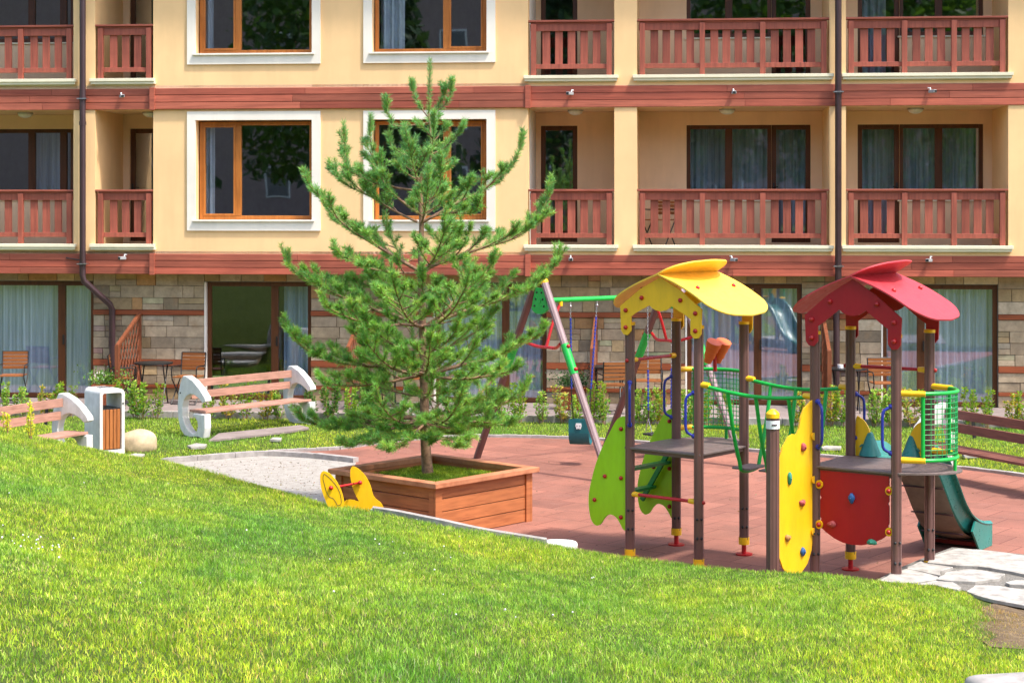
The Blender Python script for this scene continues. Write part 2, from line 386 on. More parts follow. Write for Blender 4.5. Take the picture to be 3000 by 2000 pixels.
# balcony rear walls with openings (s0,s1,z0,z1) at depth BD
def f6(x): return fd(x, BD)
doors = {0: [(f6(-40), f6(168), 3.64, 4.93, 'w', [f6(70), f6(143)])], 1: [(f6(298), f6(372), 2.86, 4.93, 'd', [])], 2: [(f6(1242), f6(1326), 2.86, 4.95, 'd', [])],
         3: [(f6(1577), f6(1772), 3.62, 4.95, 'w', [f6(1674)]), (f6(1772)+.001, f6(1862), 2.86, 4.95, 'd', [])],
         4: [(f6(1970), f6(2066), 2.86, 4.95, 'd', []), (f6(2066)+.001, f6(2259), 3.62, 4.95, 'w', [f6(2157)])]}
for k in range(2):
    dz = k*FL2
    for i, (a, b) in enumerate(opens):
        w = MB(); wallp(w, a, b+(.28 if i == 1 else 0), 2.80+dz, 5.19+dz, BD, BD+.22, [(q[0], q[1], q[2]+dz, q[3]+dz) for q in doors[i]])
        B(w, 'balcony_rear_wall', 'cream_plaster')
def frame(name, s0, s1, z0, z1, d, fwid, mull, mat, gmat, thick=.07, sashes=True, label=None):
    m = MB(); t = thick
    m.box(s0, s0+fwid, d, d+t, z0, z1); m.box(s1-fwid, s1, d, d+t, z0, z1)
    m.box(s0+fwid, s1-fwid, d+.001, d+t-.001, z0, z0+fwid*1.1); m.box(s0+fwid, s1-fwid, d+.001, d+t-.001, z1-fwid, z1)
    for q, ww in mull: m.box(q-ww/2, q+ww/2, d-.004, d+t+.004, z0+fwid*1.1, z1-fwid)
    o = B(m, name, mat, bevel=.006, label=label)
    g = MB(); e = [s0+fwid]+[x for q, ww in mull for x in (q-ww/2, q+ww/2)]+[s1-fwid]
    for i in range(0, len(e), 2):
        g = MB(); g.box(e[i]+.001, e[i+1]-.001, d+t*.4, d+t*.4+.012, z0+fwid*1.1, z1-fwid); B(g, 'pane', gmat, o)
    return o
for k in range(2):
    dz = k*FL2
    for i in doors:
        for q in doors[i]:
            o = frame('balcony_door' if q[4] == 'd' else 'balcony_window', q[0], q[1], q[2]+dz, q[3]+dz, BD+.06, .085 if q[4] == 'd' else .07, [(x, .13) for x in q[5]], 'frame_dark', 'glass')
            if q[4] == 'w':
                s = MB(); s.box(q[0]-.03, q[1]+(.0 if i == 3 else .03), BD-.04, BD+.06, q[2]+dz-.03, q[2]+dz-.002); B(s, 'window_sill', 'ledge')
            else:
                hs = q[1]-.04 if i == 4 else q[0]+.04
                s = MB(); s.tube([(hs, BD+.02, 3.85+dz), (hs, BD+.0, 3.85+dz), (hs+.08*(1 if i != 4 else -1), BD+.0, 3.85+dz)], .01, 6); s.box(hs-.015, hs+.015, BD+.045, BD+.06, 3.75+dz, 3.92+dz); B(s, 'handle', 'metal_black', o)
# bay windows with surrounds
for k in range(2):
    dz = k*FL2
    for i, (a, b) in enumerate(wins):
        mu = a+(b-a)*.345 if i == 0 else b-(b-a)*.365
        o = frame('window', a+.02, b-.02, WZ0+dz+.02, WZ1+dz-.02, .17, .065, [(mu, .105)], 'frame_light', 'glass', .08)
        s0, s1 = (a+.02+.065, mu-.05) if i == 0 else (mu+.05, b-.085)
        m = MB(); q = .035; z0, z1 = WZ0+dz+.09, WZ1+dz-.085      # opening sash
        m.box(s0+.002, s0+q, .158, .235, z0, z1); m.box(s1-q, s1-.002, .158, .235, z0, z1); m.box(s0+q, s1-q, .159, .234, z0, z0+q); m.box(s0+q, s1-q, .159, .234, z1-q, z1)
        B(m, 'sash', 'frame_light', o, bevel=.004)
        m = MB(); e = .15; wallp(m, a-e, b+e, WZ0-.17+dz, WZ1+.15+dz, -.035, .0-.001, [(a, b, WZ0+dz, WZ1+dz)]); B(m, 'window_surround', 'white_plaster')
        m = MB(); m.box(a-.045, b+.045, -.075, .168, WZ0+dz-.012, WZ0+dz+.018); B(m, 'window_sill', 'white_plaster', bevel=.004)
# plank bands
def band(z0, z1, name='plank_band'):
    n = 3; h = (z1-z0)/n
    for a, b, d in ((SL, bayL, -.02), (bayL, bayR, -.06), (bayR, SR, -.02)):
        m = MB(); rr = random.Random(int(a*77+z0*9))
        for j in range(n):
            x = a; zb = z0+j*h
            while x < b-.01:
                L = rr.uniform(2.2, 4.2); x2 = min(b, x+L)
                if b-x2 < .8: x2 = b
                m.box(x+.002, x2-.002, d-rr.uniform(0, .004), .0-.001 if d < 0 else 0, zb+.006, zb+h-.006, col=(lambda g, k: (g, g*k, g*k))(rr.uniform(.72, 1.25), rr.uniform(.9, 1.1))); x = x2
        m.box(a, b, d+.02 if d < -.03 else d+.012, -.0005, z0+.001, z1-.001)
        B(m, name, 'band', bevel=.003)
    m = MB()
    for q in (bayL, bayR): m.box(q-.045, q+.045, -.085, -.0005, z0-.01, z1+.01)
    B(m, 'band_post', 'band', bevel=.004, each=True)
for zz in ((2.32, 2.675), (5.19, 5.56), (8.08, 8.45)): band(*zz)
# floor slabs (behind the bands) and soffits
for zz in ((2.32, 2.80), (5.19, 5.69), (8.08, 8.6)):
    m = MB()
    m.box(SL, SR, 0.0, BD+.3, zz[0]+.002, zz[1]-.08 if zz[0] < 8 else zz[1]); B(m, 'floor_slab', 'cream_plaster')
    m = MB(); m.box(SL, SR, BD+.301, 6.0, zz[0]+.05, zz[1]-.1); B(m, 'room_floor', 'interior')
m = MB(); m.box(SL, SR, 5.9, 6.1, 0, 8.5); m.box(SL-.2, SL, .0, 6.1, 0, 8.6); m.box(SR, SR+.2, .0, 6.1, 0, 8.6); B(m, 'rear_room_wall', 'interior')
m = MB(); m.box(SL-.5, SR+.5, -.55, 6.3, 8.6, 8.78); B(m, 'roof', 'frame_dark')
# ledges and the yellow strip in front of each balcony floor
for k in range(2):
    dz = k*FL2
    for a, b in opens:
        ex0 = .07 if a > SL else 0
        m = MB(); m.box(a-ex0, b+(.0 if abs(b-bayL) < .01 else .07)+(.04 if abs(b-bayL) < .01 else 0), -.10, -.001, 2.79+dz, 2.845+dz); m.box(a-ex0*.8, b+.05, -.075, -.001, 2.745+dz, 2.789+dz)
        m.box(a+.001, b-.001, .0, .25, 2.725+dz, 2.845+dz); B(m, 'balcony_ledge', 'ledge', bevel=.004)
        m = MB(); m.box(a+.001, b-.001, .251, BD-.001, 2.722+dz, 2.80+dz); B(m, 'balcony_floor', 'paving')
    m = MB()
    m.box(SL, bayL-.001, .0, .0+.02, 2.675+dz, 2.724+dz); m.box(bayR+.001, SR, .0-.0005, .02, 2.675+dz, 2.724+dz); B(m, 'wall_strip', 'yellow_plaster')
# balcony railings
def railing(a, b, zf, posts, endl=True, endr=True):
    root = MB(); d = .03; z = zf
    rnd = random.Random(int(a*100))
    ps = ([a+.09] if endl else [])+posts+([b-.09] if endr else [])
    root.box(a+.03, b-.03, d+.02, d+.055, z+.765, z+.885); root.box(a+.06, b-.06, d+.015, d+.06, z+.12, z+.20)
    x = a+.09 if endl else a-.05; edges = sorted(([a] if not endl else [])+ps+([b] if not endr else []))
    for p0, p1 in zip(edges[:-1], edges[1:]):
        L = p1-p0; n = max(2, round(L/.225)); n = int(n)
        gap = (L-.09)/n
        if n < 2: continue
        for i in range(n-1 if L < 9 else n):
            c = p0+.045+gap*(i+.5)+gap*.5*(0 if n-1 == 0 else 1)*(1 if True else 0)
            c = p0+ (i+1)*L/n
            root.box(c-.066, c+.066, d+.056, d+.078+rnd.uniform(0, .004), z+.125+rnd.uniform(0,.006), z+.80, col=(lambda g: (g, g, g))(rnd.uniform(.75, 1.25)))
    o = B(root, 'balcony_railing', 'rail', bevel=.004)
    h = MB(); h.box(a-.0 if not endl else a+.002, b-.002, d-.03, d+.11, z+.915, z+.95); h.box(a+.04, b-.04, d+.01, d+.07, z+.886, z+.914); B(h, 'handrail', 'railh', o, bevel=.005)
    for p in ps:
        m = MB(); m.box(p-.045, p+.045, d-.02, d+.054, z+.002, z+.885); B(m, 'post', 'rail', o, bevel=.004)
for k in range(2):
    zf = 2.845+k*FL2
    railing(opens[0][0], opens[0][1], zf, [fd(-80), fd(46)], endl=False)
    railing(opens[1][0], opens[1][1], zf, []); railing(opens[2][0], opens[2][1], zf, [])
    railing(opens[3][0], opens[3][1], zf, [fd(1613), fd(1752)]); railing(opens[4][0], opens[4][1], zf, [fd(2078), fd(2192)])
# ground floor, recessed
GD = .35; TZ = .10
def g6(x): return fd(x, GD)
gop = [(g6(-60), g6(214), [g6(137)]), (g6(469), g6(714), [g6(628)]), (g6(996), g6(1255), [g6(1160)]), (g6(1574), g6(1842), [g6(1741)]), (g6(2024), g6(2293), [g6(2117)])]
GZ = 2.17
holes = [(a, b, TZ, GZ) for a, b, _ in gop]
m = MB(); wallp(m, SL, SR, 0, 2.32, GD+.045, GD+.25, holes); B(m, 'ground_wall', 'mortar')
# stone cladding: one sheet of coursed stones, each with its own tint
m = MB(); rr = random.Random(5); T = [(TZ, .30), (.36, .69), (.80, 1.585), (1.675, 2.32)]
pal = [(.38,.33,.25), (.44,.39,.31), (.31,.27,.21), (.48,.42,.33), (.40,.32,.20), (.46,.37,.23), (.30,.26,.21), (.42,.36,.28), (.52,.47,.39), (.42,.26,.13), (.36,.31,.23), (.44,.38,.30), (.40,.35,.27)]
segs = []; prev = SL
for a, b, _ in gop: segs.append((prev, a)); prev = b
segs.append((prev, SR))
def course(a, b, z0, z1):
    x = a
    while x < b-.005:
        L = rr.choice([.2, .28, .36, .44, .55])*rr.uniform(.85, 1.15); x2 = min(b, x+L)
        if b-x2 < .1: x2 = b
        c = rr.choice(pal); f = rr.uniform(.8, 1.2); f *= .86; c = (c[0]*f*1.12, c[1]*f, c[2]*f*.84); t = rr.uniform(0, .014)  # all stones darkened evenly, shade on the terrace wall put into their tint
        if rr.random() < .16 and z1-z0 > .15:
            zm = (z0+z1)/2; m.box(x+.003, x2-.003, GD+.0+t, GD+.046, z0+.003, zm-.003, c); m.box(x+.003, x2-.003, GD+.005+t, GD+.046, zm+.003, z1-.003, tuple(v*rr.uniform(.8,1.2) for v in c))
        else: m.box(x+.003, x2-.003, GD+t, GD+.046, z0+.003, z1-.003, c)
        x = x2
for z0, z1 in T:
    n = max(1, round((z1-z0)/.20)); h = (z1-z0)/n
    for j in range(n):
        for a, b in segs:
            if b <= a: continue
            course(a, b, z0+j*h, z0+(j+1)*h)
for a, b, _ in gop: course(a, b, GZ+.012, 2.32)
B(m, 'stone_cladding', 'stone', bevel=.006)
for z0, z1 in ((.30, .36), (.69, .80), (1.585, 1.675)):
    for a, b in segs:
        m = MB(); m.box(a+.002, b-.002, GD-.02, GD+.044, z0+.003, z1-.003); B(m, 'wall_trim', 'trim', bevel=.003)
for a, b, mu in gop:
    frame('terrace_door', a+.03, b-.001, TZ+.0, GZ-.001, GD+.10, .075, [(x, .13) for x in mu], 'frame_dark', 'glass_b' if abs(a-gop[1][0]) < .01 else 'glass_g', .08)
    m = MB(); m.box(a+.0005, a+.029, GD+.0, GD+.2, TZ, GZ-.001); B(m, 'door_reveal', 'white_plaster')
    for x in mu:
        s = MB(); s.box(x+.03, x+.055, GD+.06, GD+.095, 1.05, 1.22); B(s, 'handle', 'metal_black')
# downpipes
def clampring(m, x, z): m.box(x-.075, x+.075, -.15, -.085, z-.012, z+.012)
lp = (fd(193)+fd(198))/2
m = MB(); pts = [(lp, -.13, 8.6), (lp, -.13, 2.30), (lp+.02, -.12, 2.20), (lp+.38, .2, 1.78), (lp+.41, .24, 1.68), (lp+.41, .24, .0)]
m.tube(pts, .055, 12)
for z in (5.38, 4.95, 2.5, 7.7): m.tube([(lp, -.13, z-.03), (lp, -.13, z+.03)], .064, 12)
m.bar((lp-.33, -.03, 2.60), (lp, -.13, 2.56), .02, .02); B(m, 'downpipe', 'pipe', smooth='auto')
rp = (fd(1926)+fd(1922))/2
m = MB(); m.tube([(rp, -.13, 8.6), (rp, -.13, 2.1), (rp, .0, 1.95), (rp, .24, 1.85), (rp, .24, 0)], .055, 12)
for z in (5.42, 2.5, 7.7): m.tube([(rp, -.13, z-.03), (rp, -.13, z+.03)], .064, 12)
B(m, 'downpipe', 'pipe', smooth='auto')
m = MB()
for x, z in ((lp, 5.38), (lp, 2.5), (rp, 5.42), (rp, 2.5)): m.box(x-.085, x+.085, -.20, -.06, z-.008, z+.008)
B(m, 'pipe_clamp', 'chain', each=True)

# ---- things fixed to or standing in the building
def bldthing(name, s, d, z, rz=0, label=None, cat=None, group=None):
    return empty(name, fw(s, d, z), -TH+rz, label, cat, group)
ORD = ['leftmost', 'second', 'third', 'fourth', 'fifth', 'sixth', 'seventh', 'eighth']
camproto = None
cams = [(280, 220, 1), (1311, 213, 1), (1685, 210, 1), (2139, 206, 1), (284, 590, 0), (1311, 592, 0), (1683, 592, 0), (2135, 592, 0)]
clab = ['small white camera on the upper board band near the narrow left balcony', 'small white camera on the upper board band above the door with one lamp',
        'small white camera on the upper board band over the three part window', 'small white camera farthest right on the upper board band',
        'small white camera on the lower board band right of the left downpipe', 'small white camera on the lower board band beside the pine tip and swing frame',
        'small white camera on the lower board band above the yellow play tower roof', 'small white camera on the lower board band above the red play tower roof']
for i, (x, y, up) in enumerate(cams):
    s = fd(x, -.08); z = (5.42 if up else 2.60)
    if camproto is None:
        camproto = bldthing('security_camera', s, -.10, z, 0, clab[i], 'camera', 'security cameras on the board bands')
        m = MB(); m.box(-.035, .035, -.09, .04, -.025, .028); m.build('housing', M['cam_grey'], camproto, local=True, bevel=.008)
        m = MB(); m.box(-.025, .025, -.096, -.0905, -.018, .02); m.build('lens', M['metal_black'], camproto, local=True)
        m = MB(); m.tube([(0, .02, .03), (0, .03, .06), (0, .075, .06)], .012, 8); m.build('bracket', M['white'], camproto, local=True)
        camproto.rotation_euler.z += random.choice((-.5, .5))
    else: copy_tree(camproto, fw(s, -.10, z), -TH+(.7 if i % 3 == 0 else -.6 if i % 3 == 1 else .1), clab[i])
lampproto = None
llab = ['round white ceiling lamp over the wide balcony at the far left', 'round white ceiling lamp over the narrow left balcony', 'round white ceiling lamp over the single glass door right of the pine',
        'round white ceiling lamp over the balcony above the yellow play tower', 'round white ceiling lamp over the balcony farthest right']
for i, x in enumerate((58, 345, 1322, 1670, 2103)):
    s = fd(x, .8)
    if lampproto is None:
        lampproto = bldthing('ceiling_lamp', s, .8, 5.19, 0, llab[i], 'lamp', 'ceiling lamps of the middle storey balconies')
        m = MB(); m.tube([(0, 0, 0), (0, 0, -.025)], .14, 24); m.build('base', M['chain'], lampproto, local=True, smooth='auto')
        m = MB(); m.ball((0, 0, -.025), .13, 20, 10, (1, 1, .55)); m.build('shade', M['white'], lampproto, local=True, smooth=True)
    else: copy_tree(lampproto, fw(s, .8, 5.19), -TH, llab[i])

def curtain(s0, s1, z0, z1, d, label, fold=.13, amp=.045):
    n = int((s1-s0)/.018); t = bldthing('curtain', (s0+s1)/2, d, z0, 0); c = (s0+s1)/2
    ph = random.uniform(0, 6); rows = []
    xs = [s0+(s1-s0)*i/n for i in range(n+1)]
    for z in (z1, (z1*2+z0)/3, (z1+2*z0)/3, z0):
        rows.append([(x-c, amp*(math.sin((x*6.283/fold)+ph+.6*math.sin(x*5+z*.3))+.4*math.sin(x*23+z)), z-z0) for x in xs])
    m = MB(); m.grid(rows); bpy.data.objects.remove(t)
    o = m.build('curtain', M['curtain'], smooth=True); o.location = fw(c, d, z0); o.rotation_euler.z = -TH
    return tag(o, label, 'curtain', 'sheer curtains behind the glass')
gl = ['sheer full length curtain in the glass door at the far left', None, 'sheer full length curtain in the glass door behind the pine and swing', 'sheer full length curtain behind the yellow play tower', 'sheer full length curtain behind the red play tower']
for (a, b, mu), lb in zip(gop, gl):
    if lb: curtain(a+.05, b-.05, TZ+.03, GZ-.06, GD+.33, lb)
curtain(g6(640), g6(712), TZ+.03, GZ-.06, GD+.4, 'dim narrow curtain at the right of the door behind the middle bench')
e = doors[3]; curtain(e[0][0]+.02, e[1][1]-.03, 2.9, 4.9, BD+.4, 'bluish curtain of the middle storey above the yellow play tower')
e = doors[4]; curtain(e[0][0]+.02, e[1][1]-.03, 2.9, 4.9, BD+.4, 'bluish curtain of the middle storey above the red play tower')
e = doors[0]; curtain(f6(62), e[0][1]-.2, 3.0, 4.9, BD+.4, 'gathered curtain in the middle storey window at the far left')
for k, nm in ((0, 'middle'), (1, 'top')):
    curtain(wins[0][0]+.08, wins[0][0]+.22, WZ0+.05+k*FL2, WZ1-.05+k*FL2, .40, 'narrow drawn back curtain left in the %s storey window above the middle bench' % nm)
    if k: curtain(wins[1][0]+.08, wins[1][0]+.5, WZ0+.05+k*FL2, WZ1-.05+k*FL2, .40, 'drawn back curtain in the top storey window above the pine tip')
curtain(f6(1985), f6(2040), 2.9+FL2, 4.9+FL2, BD+.4, 'dark set curtain in the top storey door at the right')

# terrace
tsz = [(SL, -1.45), (SR, -1.6)]
m = MB(); vs = [fw(SL, -1.42, 0), fw(SR, -1.62, 0), fw(SR, GD+.5, 0), fw(SL, GD+.5, 0)]
vs = [v+Vector((0,0,-.05)) for v in vs]+[v+Vector((0,0,TZ)) for v in vs]
m.add(vs, [(0,3,2,1),(4,5,6,7),(0,1,5,4),(1,2,6,5),(2,3,7,6),(3,0,4,7)]); m.build('terrace', M['paving'], kind='structure')
m = MB(); x = SL
while x < SR:
    x2 = min(SR, x+1.0); q = lambda s: -1.42-.2*(s-SL)/(SR-SL)
    a, b, c, d = fw(x+.004, q(x)-.09, 0), fw(x2-.004, q(x2)-.09, 0), fw(x2-.004, q(x2)-.002, 0), fw(x+.004, q(x)-.002, 0)
    lo = [v-Vector((0,0,.1)) for v in (a,b,c,d)]; hi = [v+Vector((0,0,TZ+.01)) for v in (a,b,c,d)]
    m.add(lo+hi, [(0,3,2,1),(4,5,6,7),(0,1,5,4),(1,2,6,5),(2,3,7,6),(3,0,4,7)]); x = x2
m.build('terrace_kerb', M['kerb'], kind='structure', bevel=.008)

# lattice privacy screens (local: x thickness, y = into the wall, z up)
scr = None
slab = ['wooden lattice screen beside the left downpipe and bistro table', 'wooden lattice screen half hidden behind the pine at its left', 'wooden lattice screen seen edge on behind the swing chains', 'wooden lattice screen seen behind the left post of the red play tower']
for i, u in enumerate((410, 1060, 1746, 2412)):
    s = fs(u, GD-.03)
    if scr is None:
        scr = bldthing('lattice_screen', s, GD-.03, TZ, 0, slab[i], 'privacy screen', 'lattice privacy screens on the terrace')
        L = 1.32; zt, zf = 1.52, 1.05
        m = MB(); m.box(-.03, .03, -.06, 0, 0, zt); m.build('rear_post', M['screen'], scr, local=True, bevel=.004)
        m = MB(); m.box(-.035, .035, -L, -L+.07, 0, zf); m.build('front_post', M['screen'], scr, local=True, bevel=.004)
        m = MB(); m.bar((0, -.06, zt-.03), (0, -L+.45*0+.03, zf-.02), .06, .06); m.bar((0, -.06, .3), (0, -L+.07, .3), .05, .06); m.build('rail', M['screen'], scr, local=True, bevel=.004, each=True)
        m = MB(); y0, y1 = -L+.07, -.06; z0 = .33
        def top(y): return zt-.05+(zf-zt)*((-.06-y)/(L-.09))
        st = .17; y = y0-2.0
        while y < y1+2:
            for sg in (1, -1):
                pts = []
                for q in range(0, 61):
                    t = q*.035; yy = y+sg*t*.62 if sg > 0 else y+1.3-t*.62; zz = z0+t
                    if y0 <= yy <= y1 and zz <= top(yy): pts.append((yy, zz))
                if len(pts) > 2: m.bar((.007*sg, pts[0][0], pts[0][1]), (.007*sg, pts[-1][0], pts[-1][1]), .012, .026, up=Vector((0, 1, 0)) if False else Vector((0,0,1)))
            y += st
        m.build('lattice', M['screen'], scr, local=True)
    else: copy_tree(scr, fw(s, GD-.03, TZ), -TH, slab[i])

# bistro chairs and tables
def make_chair(loc, rz, label):
    t = empty('terrace_chair', loc, rz, label, 'chair', 'slatted bistro chairs on the terrace')
    w = .22; m = MB()
    for s in (-1, 1):
        m.tube([(s*w, -.24, 0), (s*w, .20, .45), (s*w, .25, .86)], .011, 8); m.tube([(s*w, .22, 0), (s*w, -.2, .44)], .011, 8)
        m.tube([(s*w, .21, .64), (s*w*1.05, -.16, .65), (s*w*1.05, -.2, .62), (s*w, -.2, .45)], .011, 8)
    m.tube([(-w, -.24, .01), (w, -.24, .01)], .009, 6); m.tube([(-w, .22, .01), (w, .22, .01)], .009, 6); m.tube([(-w, .25, .86), (w, .25, .86)], .01, 6)
    m.build('frame', M['metal_black'], t, local=True, smooth='auto')
    m = MB()
    for k in range(6): m.box(-w+.01, w-.01, -.2+k*.068, -.2+k*.068+.058, .455, .475)
    m.build('seat', M['chair_wood'], t, local=True, bevel=.003)
    m = MB()
    for k in range(5): m.bar((-w+.01, .215+k*.009, .585+k*.062), (w-.01, .215+k*.009, .585+k*.062), .016, .052)
    m.build('backrest', M['chair_wood'], t, local=True, bevel=.003)
    return t
def make_table(loc, label):
    t = empty('bistro_table', loc, 0, label, 'table', 'round black bistro tables on the terrace')
    m = MB(); m.tube([(0,0,.70),(0,0,.725)], .33, 32); m.build('tabletop', M['metal_black'], t, local=True, smooth='auto')
    for s in (-1, 1):
        m = MB(); m.tube([(s*.2, -.24, 0), (s*.2, .22, .70)], .012, 8); m.tube([(s*.2, .24, 0), (s*.2, -.22, .70)], .012, 8); m.build('leg', M['metal_black'], t, local=True)
    return t
c0 = make_chair(fw(fs(38, -.3), -.3, TZ), -TH+math.pi*.06, 'slatted chair alone before the glass door at the far left')
def chair(u, d, rz, lb): return copy_tree(c0, fw(fs(u, d), d, TZ), -TH+rz, lb)
chair(362, -.55, math.pi/2+.25, 'slatted chair seen side on against the left lattice screen')
chair(552, -.25, -.12, 'slatted chair facing out, right of the left bistro table')
t0 = make_table(fw(fs(450, -.5), -.5, TZ), 'black round table by the left lattice screen')
def table(u, d, lb): return copy_tree(t0, fw(fs(u, d), d, TZ), -TH, lb)
table(1150, -.5, 'black round table hidden behind the pine'); chair(1195, -.2, .1, 'slatted chair half hidden behind the pine trunk')
table(1782, -.5, 'black round table with an ashtray behind the swing chains'); chair(1795, -1.0, math.pi+.3, 'slatted chair turned away, in front of the ashtray table'); chair(1900, -.2, .05, 'slatted chair behind the near left post of the yellow tower')
table(2480, -.5, 'black round table behind the red play tower'); chair(2590, -.25, .15, 'slatted chair behind the red play tower, right of its table')
def small(name, mb_, mat, loc, label, cat, smooth=False):
    o = mb_.build(name, M[mat], smooth=smooth); o.location = loc; return tag(o, label, cat)
for u, lb in ((1776, 'small dark ashtray on the table behind the swing'), (2462, 'small glass jar on the table behind the red tower')):
    m = MB(); m.tube([(0,0,0),(0,0,.055)], .05, 16); small('ashtray', m, 'metal_black' if u < 2000 else 'white', fw(fs(u, -.5), -.5, TZ+.728), lb, 'ashtray', 'auto')
# chair on the first floor balcony
copy_tree(c0, fw(fs(1930, .9), .9, 2.802), -TH-.4, 'slatted chair on the balcony above the yellow tower, behind its railing')
# flower boxes on the terrace
leafpal = [(.10,.22,.03), (.14,.28,.035), (.20,.34,.05), (.08,.17,.03)]
def leafcloud(m, c, r, n, size, pal, up=.3):
    for _ in range(n):
        p = Vector(c)+Vector((random.gauss(0, r[0]), random.gauss(0, r[1]), random.gauss(0, r[2])))
        a = Vector((random.gauss(0,1), random.gauss(0,1), random.gauss(0,1)+up)).normalized(); b = a.orthogonal().normalized()*random.choice((-1,1)); s = size*random.uniform(.6, 1.2)
        m.add([p, p+a*s*.5+b*s*.28, p+a*s, p+a*s*.5-b*s*.28], [(0,1,2,3)], tuple(v*random.uniform(.8,1.25) for v in random.choice(pal)))
for u, d, lb, fl in ((312, -.9, 'small planter of white flowers behind the waste bin', True), (1680, -.55, 'red wooden flower box with a dark bush behind the bucket swing', False)):
    t = empty('flower_box', fw(fs(u, d), d, TZ), -TH, lb, 'flower box')
    m = MB(); m.box(-.2, .2, -.14, .14, 0, .34); m.box(-.22, .22, -.16, .16, .341, .38); m.build('box', M['trim'], t, local=True, bevel=.006)
    m = MB(); leafcloud(m, (0,0,.48), (.15,.1,.07), 700, .05, leafpal if fl else [(.03,.08,.02),(.05,.11,.03)])
    m.build('foliage', M['leaves'], t, local=True)
    if fl:
        m = MB(); leafcloud(m, (-.08,-.04,.52), (.12,.08,.05), 60, .035, [(.8,.8,.75)]); m.build('blossom', M['leaves'], t, local=True)
# ============================================================ GROUND
def interp(x, tab):
    if x <= tab[0][0]: return tab[0][1]
    for (a, p), (b, q) in zip(tab[:-1], tab[1:]):
        if x <= b:
            t = (x-a)/(b-a); return p+(q-p)*t
    return tab[-1][1]
# crest of the near mound: photo column -> (distance, row)
CR = [(-900, 23, 1190), (-300, 22.2, 1222), (0, 21.6, 1249), (96, 21.7, 1275), (234, 22.0, 1306), (357, 22.3, 1332), (500, 22.0, 1356), (653, 21.0, 1397), (755, 20.4, 1423), (883, 19.6, 1453), (951, 19.2, 1472),
      (1087, 18.6, 1490), (1274, 18.0, 1527), (1410, 17.8, 1551), (1600, 17.6, 1584), (1700, 17.4, 1602), (1830, 17.1, 1622), (2036, 16.6, 1649), (2150, 16.2, 1658), (2247, 15.9, 1666), (2396, 15.8, 1670), (2582, 15.9, 1694), (2735, 15.8, 1707), (2831, 15.5, 1730), (2885, 15.0, 1768), (3000, 14.4, 1800), (3300, 13.6, 1850), (4200, 13, 1900)]
CD = [(c[0], c[1]) for c in CR]; CZ = [(c[0], H-(c[2]-HV)/F*c[1]-.03) for c in CR]
ZC = 1.95
def vnoise(x, y):
    return (math.sin(x*1.3+y*.7)+math.sin(x*.6-y*1.1+1.3)+math.sin(x*2.3+y*1.9+.5)*.5)/2.5
PATHZ = .17
def terrain(x, y):
    if y < 1: return ZC+.012*(1-y)
    u = 1500+F*x/y; de = interp(u, CD); ze = interp(u, CZ)
    if y <= de:
        t = y/de; return ZC+(ze-ZC)*t+.05*vnoise(x, y)*math.sin(math.pi*min(1, t))*1.0
    w = interp(u, [(0, 3.4), (357, 3.0), (500, 2.6), (800, 2.2), (950, 1.2), (1087, .35), (1700, .35), (2300, .45), (2500, .4)])
    if u > 2540:
        back = interp(u, [(2540,15.95),(2575,16.0),(2650,16.45),(2713,17.0),(2790,17.5),(2900,17.5)])
        if y < back: return ze+(PATHZ-.02-ze)*min(1, (y-de)/.5)
        t = min(1, (y-back)/.12); return (PATHZ-.02)*(1-t)-.12*t
    t = min(1, (y-de)/w); s = t*t*(3-2*t)
    return ze*(1-s)-.12*s
terr_v = np.vectorize(terrain)
# mound mesh
ys = np.concatenate([np.linspace(-60, 0, 25), np.linspace(.8, 13, 50), np.linspace(13.15, 26, 130)]); xs = np.concatenate([np.linspace(-30, -7.2, 20), np.linspace(-7, 7, 170), np.linspace(7.2, 30, 20)])
X, Y = np.meshgrid(xs, ys); Z = terr_v(X, Y)
nx = len(xs); q = [(j*nx+i, j*nx+i+1, (j+1)*nx+i+1, (j+1)*nx+i) for j in range(len(ys)-1) for i in range(nx-1)]
npmesh('hill', np.stack([X, Y, Z], -1).reshape(-1, 3), q, M['lawn'], kind='structure', smooth=True)
# base ground out to the horizon
m = MB(); m.add([(-400,-400,-.6),(400,-400,-.6),(400,600,-.6),(-400,600,-.6)], [(0,1,2,3)]); m.build('ground', M['lawn'], kind='structure')
m = MB(); m.add([(-30,14,0),(30,14,0),(30,34,0),(-30,34,0)], [(0,1,2,3)])
m.build('lawn', M['lawn'], kind='structure')
# rubber playground: back arc from the photo, closed in front under the mound
back = [P(763,1331), P(870,1323), P(992,1317), P(1150,1296), P(1335,1282), P(1434,1281), P(1600,1284), P(1763,1291), P(1950,1304), P(2181,1322), P(2404,1339), P(2600,1355), P(2822,1375), P(3000,1397), P(3300,1440), P(3600,1500)]
back = smoothpath(back, 4)
left = [P(1043,1355), P(946,1344), P(850,1337)]
def sandcirc():
    pts = [P(480,1360), P(500,1355), P(560,1350), P(627,1345), P(742,1336), P(801,1335), P(870,1338), P(946,1344), P(1043,1355)]
    return smoothpath(pts, 4)
sc_ = sandcirc()
rub = back+[Vector((9.5,17,0)), Vector((9.0,14.3,0)), Vector((-1.5,14.3,0)), Vector((-1.9,19.2,0))]+[Vector((p.x, p.y, 0)) for p in sc_[::-1][:12]]
m = MB(); m.add([(p.x, p.y, .008) for p in rub], [tuple(range(len(rub)))]); m.build('rubber_playground', M['rubber'], kind='structure')
snd = sc_+[Vector((-1.85,19.0,0)), Vector((-7,18.5,0))]
m = MB(); m.add([(p.x, p.y, .004) for p in snd], [tuple(range(len(snd)))]); m.build('sandpit', M['sand'], kind='structure')
